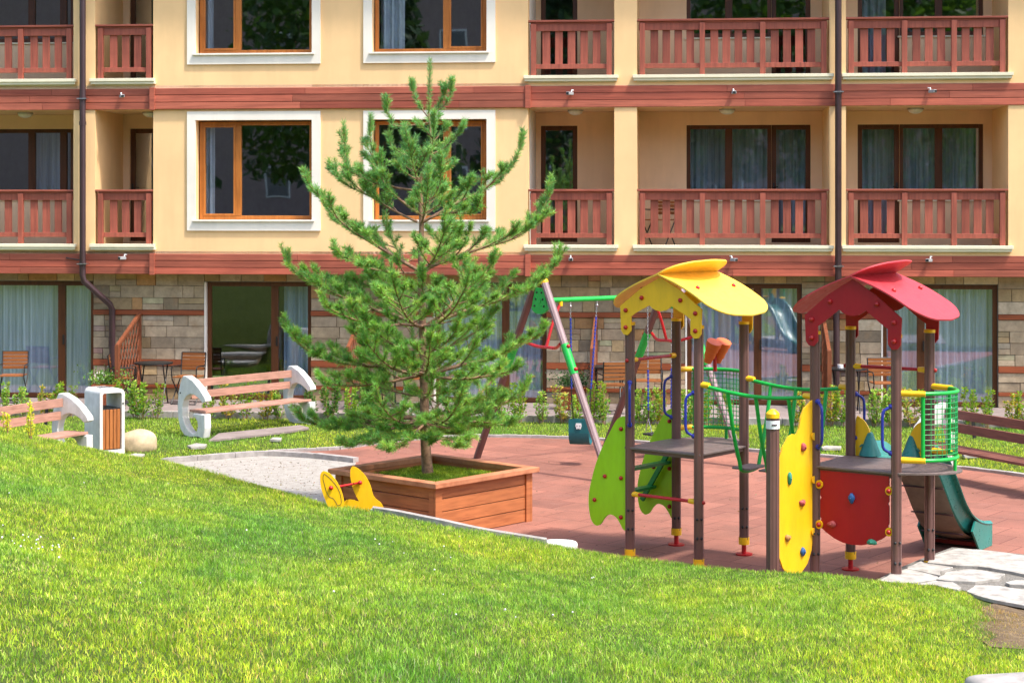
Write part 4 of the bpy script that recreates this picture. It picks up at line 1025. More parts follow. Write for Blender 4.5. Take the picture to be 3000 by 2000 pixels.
# ============================================================ TERRACE SHRUBS
def shrub_mesh(seed, h, w, pal, lf=.046, ns=5):
    rs = random.Random(seed); st = MB(); lv = MB()
    for k in range(ns):
        a = rs.uniform(0, 6.28); r_ = w*rs.uniform(.05, .5); hh = h*rs.uniform(.6, 1.0)
        top = Vector((math.cos(a)*r_, math.sin(a)*r_, hh)); b0 = Vector((math.cos(a)*.02, math.sin(a)*.02, 0)); mid = b0.lerp(top, .5)+Vector((math.cos(a)*.02, math.sin(a)*.02, .02))
        pts = smoothpath([b0, mid, top], 4); st.tube(pts, [.005-.003*i/8 for i in range(9)], 5, cap=False)
        nl = int(hh/.0055)
        for j in range(nl):
            f = rs.uniform(.16, 1); p = pts[min(8, int(f*8))].lerp(pts[min(8, int(f*8)+1)], (f*8) % 1)
            dd = Vector((rs.gauss(0,1), rs.gauss(0,1), rs.uniform(.2,1.3))).normalized(); o_ = p+Vector((dd.x, dd.y, 0))*rs.uniform(0, w*.22)*(1.1-f); sd = dd.orthogonal().normalized(); s = lf*rs.uniform(.6, 1.15)
            lv.add([o_, o_+dd*s*.5+sd*s*.27, o_+dd*s, o_+dd*s*.5-sd*s*.27], [(0,1,2,3)], tuple(v*rs.uniform(.8,1.3) for v in rs.choice(pal)))
    return st, lv
gp = [(.20,.38,.045), (.28,.46,.06), (.36,.50,.08), (.12,.27,.04)]; yp = [(.38,.36,.05), (.28,.36,.05), (.45,.33,.06), (.18,.30,.05)]; dp = [(.07,.17,.04), (.10,.22,.045), (.15,.27,.05)]; gold = [(.62,.60,.03), (.5,.55,.03), (.7,.66,.06)]
protos = []
for i, (h_, w_, p_, ns) in enumerate(((.52,.24,gp,6), (.46,.30,gp,7), (.50,.24,yp,6), (.58,.28,dp,7))):
    st, lv = shrub_mesh(30+i, h_, w_, p_, ns=ns); protos.append((st, lv))
shr = [(14,1), (62,0), (98,1), (165,2), (205,1), (232,0), (375,1), (425,0), (444,1), (484,0), (640,1), (690,2), (742,0), (800,2), (835,0), (935,3), (985,3), (1050,1), (1102,3), (1480,0), (1530,1), (1592,1), (1655,2), (1690,1), (1740,0), (1775,0), (1880,0), (1905,1), (1935,2), (2020,1), (2070,0), (2120,1), (2330,2), (2425,2), (2470,1), (2552,1), (2600,0), (2660,2), (2705,1), (2830,1), (2875,0), (2950,2), (2990,1)]
src = {}
for i, (u, k) in enumerate(shr):
    s = fs(u, -1.25); c = fw(s, -1.70-random.uniform(0,.12), 0); sc = random.uniform(1.05, 1.4)
    lb = 'young leafy shrub, number %d from the left in the row along the terrace kerb' % (i+1)
    lb = lb.replace('number %d' % (i+1), ['first','second','third','fourth','fifth','sixth','seventh','eighth','ninth','tenth','eleventh','twelfth','thirteenth','fourteenth','fifteenth','sixteenth','seventeenth','eighteenth','nineteenth','twentieth','twenty-first','twenty-second','twenty-third','twenty-fourth','twenty-fifth','twenty-sixth','twenty-seventh','twenty-eighth','twenty-ninth','thirtieth','thirty-first','thirty-second','thirty-third','thirty-fourth','thirty-fifth','thirty-sixth','thirty-seventh','thirty-eighth','thirty-ninth','fortieth','forty-first','forty-second','forty-third'][i])
    if k == 2: lb = lb.replace('young leafy shrub', 'yellowish young shrub')
    if k == 3: lb = lb.replace('young leafy shrub', 'dark bushy young shrub')
    if k not in src:
        t = empty('shrub', c, 0, lb, 'shrub', 'young shrubs planted along the terrace'); protos[k][0].build('stem', M['bark'], t, local=True); protos[k][1].build('foliage', M['leaves'], t, local=True); src[k] = t
    else: t = copy_tree(src[k], c, random.uniform(0, 6.28), lb)
    t.scale = (sc, sc, sc)
for i, (u, v, y_, h_, lb) in enumerate(((92, 1278, 21.2, .46, 'bright golden shrub sprig, the taller of two on the left lawn rise'), (20, 1252, 21.2, .30, 'bright golden shrub sprig, the shorter one at the left edge'))):
    st, lv = shrub_mesh(80+i, h_, .13, gold, .034, 4); x_ = (u-1500)/F*y_
    t = empty('golden_shrub', (x_, y_, terrain(x_, y_)), 0, lb, 'shrub', 'golden sprigs on the rise'); st.build('stem', M['bark'], t, local=True); lv.build('foliage', M['leaves'], t, local=True)
# ============================================================ PLAYGROUND TOWERS (one bolted climbing set)
HP = 1.06; HQ = H-1.10
def PP(u, v): k = v-HV; return Vector(((u-1500)/k*HQ, F*HQ/k, 0))
YA = [PP(1845.7,1309.7), PP(2047,1330.6)]; RA = [PP(2388,1364), PP(2626,1385)]
def towerframe(fl, fr):
    ex = (fr-fl); s = ex.length; ex = ex/s; ey = Vector((-ex.y, ex.x, 0)); return fl, ex, ey, s
TY, TR = towerframe(*YA), towerframe(*RA)
def TP(T, a, b, z): return T[0]+T[1]*a*T[3]+T[2]*b*T[3]+Vector((0,0,z))     # a along the front, b to the back, in sides
PS = empty('climbing_set', ((TY[0]+TR[0])/2).to_tuple(), 0, 'yellow roofed and red roofed climbing towers joined by a green bridge, with a teal slide', 'play structure')
def S(mb, name, mat, parent=None, **k):
    mb.v = [(p[0], p[1], p[2]+.038*min(1, max(0, (p[2]-.15)/.2))) for p in mb.v]
    return mb.build(name, M[mat], parent or PS, each=name in ('bolt_cap','bolt','clamp','bar_socket','post_cap','slide_rib','slide_shoulder','slide_foot'), **k)
def caps(mb, pts, r=.024, n=None):
    for p in pts: mb.ball(p, r, 10, 6)
def post(p, z0, z1, foot=True, n=None):
    m = MB(); r = .048
    m.tube([p+Vector((0,0,z0)), p+Vector((0,0,z1))], r, 20)
    for k in range(4):                          # extrusion ribs
        a = k*math.pi/2+.6; q = Vector((math.cos(a)*r, math.sin(a)*r, 0)); m.tube([p+q+Vector((0,0,z0+.002)), p+q+Vector((0,0,z1-.002))], .007, 6)
    o = S(m, 'post', 'post', smooth='auto')
    if foot:
        m = MB(); m.tube([p+Vector((0,0,z0-.045)), p+Vector((0,0,z0+.02))], .054, 20); S(m, 'foot_collar', 'yellow', o, smooth='auto')
        m = MB(); m.tube([p+Vector((0,0,.012)), p+Vector((0,0,z0-.04))], .024, 12); m.tube([p+Vector((0,0,.010)), p+Vector((0,0,.022))], .085, 20); S(m, 'foot_base', 'red_metal', o, smooth='auto')
    m = MB()
    for z in (.27, .44):
        for a in (-2.0, -1.1): m.ball(p+Vector((math.cos(a)*.05, math.sin(a)*.05, z if a < -1.5 else z+.0)), .013, 8, 6) if a > -1.5 else None
        m.ball(p+Vector((-.02, -.048, z)), .013, 8, 6)
    S(m, 'bolt', 'rubber_black', o, smooth=True); return o
RT = 2.28
cornersab = ((0,0), (1,0), (1,1), (0,1))
for T in (TY, TR):
    for a, b in cornersab: post(TP(T, a, b, 0), .16 if b else .07, RT)
def octo(T, z, t=.02, bulge=None):
    m = MB(); g = .0; c = []
    e = .065/T[3]
    pts = [(-e*.6,-e*.6), (1+e*.6,-e*.6), (1+e*.6,1+e*.6), (-e*.6,1+e*.6)]
    out = []
    for i in range(4):
        p, q_ = pts[i], pts[(i+1) % 4]; out.append(TP(T, *p, z))
        if bulge is not None and i == bulge:
            for k in range(1, 12):
                f = k/12; w = math.sin(math.pi*f)**.8*(.42 if bulge == 2 else .52)
                nrm = [(0,-1), (1,0), (0,1), (-1,0)][i]
                out.append(TP(T, p[0]+(q_[0]-p[0])*f+nrm[0]*w, p[1]+(q_[1]-p[1])*f+nrm[1]*w, z))
    m.slab(out, (0,0,1), t); return m
S(octo(TY, HP, bulge=2), 'platform', 'deck', bevel=.003); S(octo(TR, HP, bulge=1), 'platform', 'deck', bevel=.003)
for T in (TY, TR):
    m = MB(); z = HP-.03
    for p, q_ in (((0,0),(1,0)), ((1,0),(1,1)), ((1,1),(0,1)), ((0,1),(0,0)), ((0,.5),(1,.5))): m.bar(TP(T,*p,z), TP(T,*q_,z), .03, .035)
    S(m, 'platform_frame', 'post')
# roofs
def roof(T, matn, zpk, gz):
    ax, rg = T[1], T[2]; s = T[3]; nm = 'red_roof' if matn == 'red' else 'yellow_roof'
    mid = TP(T, .5, .5, 0); hw = s/2
    # gable boards front and back
    for b in (0, 1):
        o_ = TP(T, .5, b, 0)-rg*.055*(1 if b == 0 else -1)
        def g(x, z): return o_+ax*x+Vector((0,0,z))
        w = hw+.065
        half = [(-w, gz), (-w-.01, gz+.24), (-w+.10, gz+.34), (0, zpk-.03)]
        inner = [(.09, zpk-.335), (.055, zpk-.365), (0, zpk-.375), (-.055, zpk-.365), (-.09, zpk-.335), (-.12, zpk-.30)]
        outl = [(-w, gz), (-w-.01, gz+.24), (-w*.5, (zpk-.03+gz+.26)/2+.02), (0, zpk-.03), (w*.5, (zpk-.03+gz+.26)/2+.02), (w+.01, gz+.24), (w, gz), (w-.03, gz-.04), (w-.08, gz-.045), (w-.12, gz), (w-.12, gz+.14), (w-.18, gz+.18), (.13, zpk-.31), (.10, zpk-.335), (.06, zpk-.355), (0, zpk-.365), (-.06, zpk-.355), (-.10, zpk-.335), (-.13, zpk-.31), (-w+.18, gz+.18), (-w+.12, gz+.14), (-w+.12, gz), (-w+.08, gz-.045), (-w+.03, gz-.04)]
        m = MB(); m.slab([g(*p) for p in outl], rg, .016); go_ = S(m, 'gable_board', 'yellow' if matn != 'red' else 'red')
        mm = MB(); fr = -rg*.014 if b == 0 else rg*.014
        for x, z in ((-w+.06, gz+.03), (w-.06, gz+.03), (-w+.06, gz+.20), (w-.06, gz+.20), (-.22, zpk-.24), (.24, zpk-.25)): mm.ball(g(x, z)+fr, .023, 12, 8)
        S(mm, 'bolt_cap', 'red_cap', go_, smooth=True)
    # curved sheets
    y0, y1 = -.62*s-.02, .62*s+.02
    def sheet(sg, u0, u1, name):
        rows = []; N = 26; K = 10
        for i in range(N+1):
            f = i/N; t = u0+(u1-u0)*f                         # horizontal distance from the ridge on side sg (negative past the ridge)
            zz = zpk-.60*t+(.10*t*t if t > 0 else 0)+.05*math.sin(max(0, min(1, t/.72))*math.pi)
            if t < 0: zz = zpk-.60*t-.9*t*t*.6
            lo = min(1, max(0, (f)/.30)); hi = min(1, max(0, (1-f)/.30))
            k = 1.0
            if hi < 1: k *= math.sqrt(max(0.0, 1-(1-hi)**2))*.93+.07
            if u0 < -.05 and lo < 1: k *= math.sqrt(max(0.0, 1-(1-lo)**2))*.9+.1
            k *= 1 if not (u0 > -.05 and f < .001) else 1
            rows.append([mid+ax*sg*t+rg*((y0+(y1-y0)*j/K)*k)+Vector((0,0,zz)) for j in range(K+1)])
        m = MB(); m.grid(rows, .014); o = S(m, name, 'roof_yellow' if matn != 'red' else 'roof_red', smooth='auto')
        mm = MB(); t = .34; zz = zpk-.60*t+.10*t*t+.05*math.sin(t/.72*math.pi)+.012
        for yy in (-.36*s*1.1, .36*s*1.1): mm.ball(mid+ax*sg*t+rg*yy+Vector((0,0,zz)), .023, 12, 8)
        S(mm, 'bolt_cap', 'red_cap', o, smooth=True)
    sheet(-1, -.31, .72, 'roof_sheet'); sheet(1, .012, .76, 'roof_sheet')
roof(TY, 'yellow', 2.80, 2.23); roof(TR, 'red', 2.83, 2.22)
for T in (TY, TR):
    m = MB()
    for a, b in cornersab: m.tube([TP(T,a,b,RT+.001), TP(T,a,b,RT+.03)], .054, 16)
    S(m, 'post_cap', 'yellow', smooth='auto')
def bar_(T, p, q_, z, zz=None):
    A_, B_ = TP(T,*p,z), TP(T,*q_,z if zz is None else zz); d = (B_-A_).normalized()
    m = MB(); m.tube([A_+d*.10, B_-d*.10], .0165, 12); o = S(m, 'cross_bar', 'red_metal', smooth='auto')
    m = MB(); m.tube([A_+d*.035, A_+d*.11], [.03,.024], 12); m.tube([B_-d*.11, B_-d*.035], [.024,.03], 12); S(m, 'bar_socket', 'yellow', o, smooth='auto')
    m = MB(); m.ball(A_-d*.055, .02, 10, 6); m.ball(B_+d*.055, .02, 10, 6); S(m, 'bolt_cap', 'red_cap', o, smooth=True)
bar_(TY, (0,0), (1,0), .60); bar_(TY, (0,0), (0,1), 1.93); bar_(TR, (0,1), (1,1), 1.93)
# blue handles
def handle(p, d, z, L=.36):
    d = Vector(d).normalized(); o_ = p+d*.05
    m = MB(); m.tube(smoothpath([o_+Vector((0,0,z+L/2+.02)), o_+d*.03+Vector((0,0,z+L/2+.015)), o_+d*.075+Vector((0,0,z+L/2-.03)), o_+d*.08+Vector((0,0,z)), o_+d*.075+Vector((0,0,z-L/2+.03)), o_+d*.03+Vector((0,0,z-L/2-.015)), o_+Vector((0,0,z-L/2-.02))], 3), .0135, 10)
    m.ball(o_+Vector((0,0,z+L/2+.03)), .026, 10, 8); m.ball(o_+Vector((0,0,z-L/2-.03)), .026, 10, 8); S(m, 'handle', 'blue', smooth=True)
handle(TP(TY,0,0,0), (-.1,-1,0), 1.50); handle(TP(TY,0,1,0), (-1,-.2,0), 1.50); handle(TP(TY,1,0,0), (-1,-.1,0), 1.45)
handle(TP(TR,0,0,0), (.35,-1,0), 1.45); handle(TP(TR,0,1,0), (1,-.1,0), 1.45); handle(TP(TR,1,0,0), (-1,-.1,0), 1.45)
# bulging net railings
def netrail(T, side, name):
    nrm = [(0,-1), (1,0), (0,1), (-1,0)][side]; p0, p1 = [((0,0),(1,0)), ((1,0),(1,1)), ((1,1),(0,1)), ((0,1),(0,0))][side]
    def arc(f, z, w=(.38 if side == 2 else .50)): k = math.sin(math.pi*f)**(.6 if side == 2 else .48)*w; return TP(T, p0[0]+(p1[0]-p0[0])*f+nrm[0]*k, p0[1]+(p1[1]-p0[1])*f+nrm[1]*k, z)
    zt_, zb = HP+.72, HP+.12
    fr = [.07+.86*i/24 for i in range(25)]
    m = MB()
    for z in (zt_, zb): m.tube([arc(f, z) for f in fr], .0185, 12)
    for f in ((.13, .87) if side == 2 else (.095, .905)): m.tube([arc(f, zb), arc(f, zt_)], .0185, 12)
    for f in (.5,): m.tube([arc(f, zb), arc(f, HP+.01)], .016, 10)
    o = S(m, name, 'green', smooth='auto')
    m = MB()
    for f, g in ((.075, p0), (.925, p1)):
        for z in (zt_, zb): a_ = TP(T, *g, z); b_ = arc(f, z); d = (b_-a_).normalized(); m.tube([a_+d*.03, b_+d*.05], [.03,.026], 12)
    S(m, 'bar_socket', 'yellow', o, smooth='auto')
    m = MB()
    for i in range(1, 13): z = zb+(zt_-zb)*i/13; m.tube([arc(.10+.80*k/20, z) for k in range(21)], .004, 5, cap=False)
    for i in range(1, 14): f = .10+.80*i/14; m.tube([arc(f, zb), arc(f, zt_)], .004, 5, cap=False)
    S(m, 'net', 'rope', o); return arc
arcY = netrail(TY, 2, 'net_railing'); netrail(TR, 1, 'net_railing')
# orange toy binoculars on the rail of the yellow tower
bc = arcY(.22, HP+.72)+Vector((0,0,.10)); bc = PD(2098, 1030, bc.y)
vd = Vector((.25, -.38, .88)).normalized(); sd = Vector((.85,.5,.05)).normalized(); sd = (sd-vd*sd.dot(vd)).normalized()
m = MB()
for k in (-1, 1):
    c = bc+sd*.062*k-Vector((0,0,.03))
    m.tube([c-vd*.13, c-vd*.07, c-vd*.065, c-vd*.0, c+vd*.005, c+vd*.06, c+vd*.065, c+vd*.11], [.040,.048,.056,.060,.066,.070,.078,.078], 18)
m.tube([bc-sd*.05, bc+sd*.05], .03, 10); bo = S(m, 'toy_binoculars', 'orange', smooth='auto')
m = MB(); m.tube([bc-vd*.05+Vector((0,0,-.02)), Vector((bc.x-.01, bc.y, HP+.72))], .02, 10); S(m, 'mount', 'red_metal', bo)
# bridge between the towers
def brail(A_, B_, sag=.06):
    pts = [A_.lerp(B_, t)+Vector((0,0,-sag*math.sin(math.pi*t))) for t in [i/12 for i in range(13)]]; d = (B_-A_).normalized(); pts[0] += d*.10; pts[-1] -= d*.10
    m = MB(); m.tube(pts, .019, 12); o = S(m, 'bridge_handrail', 'green', smooth='auto')
    m = MB(); m.tube([A_+d*.035, A_+d*.12], [.032,.026], 12); m.tube([B_-d*.12, B_-d*.035], [.026,.032], 12); S(m, 'bar_socket', 'yellow', o, smooth='auto')
BA, BB = TP(TY,1,0,1.74), TP(TR,0,0,1.70); CA, CB = TP(TY,1,1,1.74), TP(TR,0,1,1.72)
brail(BA, BB); brail(CA, CB)
for k, t in enumerate((.26, .50, .78)):
    a = BA.lerp(BB, t)+Vector((0,0,-.05)); b = CA.lerp(CB, t)+Vector((0,0,-.05)); zs = .90; c = (a+b)/2; c.z = zs
    ia = a.lerp(b, .26); ia.z = zs; ib = a.lerp(b, .74); ib.z = zs; lean = (BB-BA).normalized()*.02
    m = MB()
    for e in (0,):
        o_ = (BB-BA).normalized()*.095*e
        m.tube(smoothpath([a+o_*.6, a.lerp(ia, .5)+o_*.9+Vector((0,0,-.02)), ia+o_+Vector((0,0,.10)), ia.lerp(ib, .15)+o_, ia.lerp(ib, .85)+o_, ib+o_+Vector((0,0,.10)), b.lerp(ib, .5)+o_*.9+Vector((0,0,-.02)), b+o_*.6], 3), .019, 10) if k != 1 or True else None
    o = S(m, 'bridge_stirrup', 'green', smooth='auto')
    m = MB(); d = (BB-BA).normalized(); w = (ib-ia).normalized(); m.bar(c-w*.17+Vector((0,0,.025)), c+w*.17+Vector((0,0,.025)), .20, .018); S(m, 'bridge_step', 'deck', o, bevel=.003)
# lime side boards of the entry steps
outn = -TY[1]
def limeboard(T, b, L=.50):
    o_ = TP(T, 0, b, 0)-T[1]*.04
    def g(x, z): return o_-T[1]*x+Vector((0,0,z))
    ol = [(0,1.37),(.06,1.36),(.12,1.31),(.19,1.20),(.28,1.05),(.36,.88),(.42,.70),(.455,.55),(.455,.42),(.43,.31),(.37,.26),(.31,.275),(.26,.33),(.20,.37),(.13,.36),(.07,.31),(.03,.26),(0,.25)]
    pts = smoothpath([g(x, z) for x, z in ol], 3)
    m = MB(); m.slab(pts, T[2], .018); o = S(m, 'side_board', 'lime')
    m = MB()
    for x, z in ((.05,1.24),(.05,.75),(.25,.75),(.38,.50),(.05,.36)): m.ball(g(x, z)-T[2]*.014, .022, 12, 8)
    S(m, 'bolt_cap', 'red_cap', o, smooth=True)
limeboard(TY, -.02); limeboard(TY, 1.02)
m = MB()
for x, z in ((.10,.82), (.28,.55)): m.bar(TP(TY,0,.03,z)-TY[1]*x, TP(TY,0,.97,z)-TY[1]*x, .10, .03)
for b in (.06, .94): m.bar(TP(TY,0,b,1.03)-TY[1]*.0, TP(TY,0,b,.40)-TY[1]*.40, .03, .05)
S(m, 'entry_steps', 'green_dark', bevel=.003)
# climbing wall boards
def hold(parent, c, n, sx, sy, mat, seed):
    m = MB(); rg = random.Random(seed); m.ball((0,0,0), 1, 14, 9); n = n.normalized(); a, b = frame2(n); vs = []
    for p in m.v:
        p = Vector(p); k = 1+.16*math.sin(p.x*3+seed*1.7)+.12*math.sin(p.y*4+seed)
        vs.append(tuple(c+a*p.x*sx*k+b*p.y*sy*k+n*p.z*.026))
    m.v = vs; m.ball(c+n*.027, .009, 8, 6); S(m, 'climbing_hold', mat, parent, smooth=True)
ol = [(.02,1.03),(.98,1.03),(.98,.80),(.965,.78),(.98,.76),(.98,.60),(.965,.58),(.98,.56),(.98,.51),(.88,.455),(.74,.405),(.60,.38),(.48,.375),(.34,.385),(.22,.415),(.10,.465),(.02,.51),(.02,.56),(.035,.58),(.02,.60),(.02,.76),(.035,.78),(.02,.80)]
fo = -TR[2]*.012
m = MB(); m.slab([TP(TR,.06+.88*a,0,z)+fo for a, z in ol], TR[2], .018); rw = S(m, 'climbing_board', 'red')
for a, z, sx, sy, mt, sd_ in ((.47,.80,.036,.048,'hold_blue',1), (.22,.545,.04,.034,'hold_pink',2), (.72,.42,.042,.030,'hold_green',3)): hold(rw, TP(TR,a,0,z)+fo-TR[2]*.015, -TR[2], sx, sy, mt, sd_)
m = MB(); mc = MB()
for a in (.07, .93):
    for z in (.90, .53): m.slab([TP(TR,a,0,z)-TR[2]*.03+TR[1]*math.cos(q)*.035+Vector((0,0,math.sin(q)*.04)) for q in [i*math.pi/8 for i in range(16)]], TR[2], .02); mc.ball(TP(TR,a,0,z)-TR[2]*.045, .022, 12, 8)
S(m, 'clamp', 'yellow', rw, smooth='auto'); S(mc, 'bolt_cap', 'red_cap', rw, smooth=True)
SP = TP(TR,0,0,0)-TR[2]*.80+TR[1]*-.0
SP = Vector(((2264-1500)/F*16.42, 16.42, 0)); dY = (TP(TR,0,0,0)-SP); lenY = dY.length; dY.normalize(); nY = Vector((-dY.y, dY.x, 0)); nY = -nY if nY.x*0+nY.y > 0 and False else nY
o_ = None
m = MB(); m.tube([SP+Vector((0,0,.0)), SP+Vector((0,0,1.545))], .054, 20)
for k in range(6): a = k*math.pi/3; m.tube([SP+Vector((math.cos(a)*.054, math.sin(a)*.054, .002)), SP+Vector((math.cos(a)*.054, math.sin(a)*.054, 1.54))], .007, 6)
o = S(m, 'post', 'post', smooth='auto')
m = MB(); m.tube([SP+Vector((0,0,1.546)), SP+Vector((0,0,1.585)), SP+Vector((0,0,1.60)), SP+Vector((0,0,1.625))], [.062,.062,.05,.02], 20); S(m, 'post_cap', 'yellow', o, smooth='auto')
m = MB(); m.tube([SP+Vector((0,0,1.45)), SP+Vector((0,0,1.525))], .0635, 20, cap=False); S(m, 'sticker', 'white', o, smooth='auto')
m = MB()
for i in range(7): a = -1.75+i*.09; p = SP+Vector((math.cos(a)*.0645, math.sin(a)*.0645, 1.487)); m.ball(p, .006 if i % 3 else .008, 6, 4)
S(m, 'sticker_print', 'pipe', o)
def gY(x, z): return SP+dY*(x*lenY)+Vector((0,0,z))
oy = [(.09,.40),(.09,.62),(.07,.66),(.09,.70),(.09,.92),(.07,.96),(.10,1.02),(.12,1.16),(.22,1.27),(.36,1.36),(.46,1.38),(.55,1.37),(.60,1.42),(.64,1.52),(.72,1.60),(.93,1.68),(.93,1.38),(.90,1.34),(.93,1.30),(.93,.98),(.90,.94),(.93,.90),(.93,.50),(.90,.46),(.93,.42),(.90,.30),(.80,.20),(.66,.14),(.50,.11),(.36,.13),(.22,.20),(.14,.28)]
nYf = Vector((-dY.y, dY.x, 0)).normalized(); 
if nYf.y > 0: nYf = -nYf
m = MB(); m.slab([gY(x, z) for x, z in oy], nYf, .018); yb = S(m, 'climbing_board', 'yellow')
for x, z, sx, sy, mt, sd_ in ((.70,1.25,.036,.034,'hold_pink',4), (.36,.98,.026,.05,'hold_green',5), (.66,.74,.034,.032,'hold_pink',6), (.33,.44,.032,.036,'hold_tan',7), (.68,.30,.034,.036,'hold_blue',8)): hold(yb, gY(x, z)+nYf*.014, nYf, sx, sy, mt, sd_)
m = MB(); mc = MB()
for z in (1.34, .94, .46): m.slab([gY(.93, z)+dY*math.cos(q)*.03+Vector((0,0,math.sin(q)*.035))+nYf*.02 for q in [i*math.pi/6 for i in range(12)]], nYf, .02)
for z in (1.16, .70, .30): mc.ball(gY(.08, z)+nYf*.01, .022, 10, 8)
S(m, 'clamp', 'yellow', yb, smooth='auto'); S(mc, 'bolt_cap', 'red_cap', yb, smooth=True)
# slide
o0 = TP(TR,.5,1,0); sx_ = TR[2]; sw = TR[1]
rows = []; prof = []
path = [(.00,1.02),(.20,1.03),(.45,1.0),(.70,.86),(.93,.62),(1.13,.40),(1.34,.25),(1.58,.165),(1.82,.13),(1.98,.13)]
pth = smoothpath([Vector((a, 0, b)) for a, b in path], 4)
for i, p in enumerate(pth):
    r_ = []; f = i/(len(pth)-1); d = (pth[min(i+1, len(pth)-1)]-pth[max(i-1, 0)]).normalized(); nrm = Vector((-d.z, 0, d.x))
    if nrm.z < 0: nrm = -nrm
    wh = .16 if f < .6 else .16-.05*(f-.6)/.4
    for a, hgt in ((-.30,wh-.02),(-.28,wh),(-.245,wh),(-.225,wh-.05),(-.20,.03),(-.14,.0),(0,-.012),(.14,.0),(.20,.03),(.225,wh-.05),(.245,wh),(.28,wh),(.30,wh-.02)):
        q_ = p+nrm*hgt; r_.append(o0+sx_*q_.x+sw*a+Vector((0,0,q_.z)))
    rows.append(r_)
m = MB(); m.grid(rows, .012); so = S(m, 'slide', 'teal', smooth='auto')
rows = []; 
for i, p in enumerate(pth[2:-3]):
    rows.append([o0+sx_*p.x+sw*a+Vector((0,0,p.z-.035-hh)) for a, hh in ((-.21,-.02),(-.14,.0),(0,.012),(.14,.0),(.21,-.02))])
m = MB(); m.grid(rows); S(m, 'slide_underside', 'slide_under', so, smooth=True)
m = MB()
for i in (9, 14, 19, 24, 29):
    p = pth[i]; m.tube([o0+sx_*p.x+sw*a+Vector((0,0,p.z-.052)) for a in (-.22, -.1, 0, .1, .22)], .008, 6)
S(m, 'slide_rib', 'pipe', so)
m = MB()
for e in (-1, 1):
    m.slab([o0+sx_*a+sw*.285*e+Vector((0,0,z)) for a, z in ((1.62,.012),(1.98,.012),(1.985,.225),(1.84,.24),(1.66,.26),(1.5,.30),(1.42,.22))], sw, .02)
m.slab([o0+sx_*1.975+sw*a+Vector((0,0,z)) for a, z in ((-.275,.012),(.275,.012),(.275,.12),(-.275,.12))], sx_, .016)
S(m, 'slide_foot', 'teal', so)
m = MB(); m.bar(o0+sx_*1.8-sw*.27+Vector((0,0,.04)), o0+sx_*1.8+sw*.27+Vector((0,0,.04)), .06, .04); S(m, 'slide_anchor', 'red_metal', so)
m = MB()
for e in (-1, 1):                      # raised shoulders at the slide head
    rr_ = []
    for i in range(7):
        f = i/6; w = .10*(1-f)+.03*f; z = HP+.02+.20*f
        rr_.append([o0+sx_*(.03+w*math.sin(q))+sw*(.21*e+w*1.1*math.cos(q))+Vector((0,0,z)) for q in [k*math.pi/6 for k in range(13)]])
    m.grid(rr_); m.ball(o0+sx_*.03+sw*.21*e+Vector((0,0,HP+.215)), .032, 10, 8)
S(m, 'slide_shoulder', 'teal', so, smooth=True)
for e, nm in ((0,0), (1,1)):
    o_ = TP(TR, e, 1, 0)+TR[1]*(.05 if e == 0 else -.05)
    sg = 1 if e == 0 else -1
    m = MB(); m.slab(smoothpath([o_+TR[1]*sg*x+Vector((0,0,z))+TR[2]*.02 for x, z in ((0,HP-.02),(0,HP+.36),(.05,HP+.37),(.10,HP+.33),(.145,HP+.24),(.15,HP+.14),(.13,HP+.05),(.12,HP-.02))], 3), TR[2], .018); S(m, 'side_board', 'yellow')

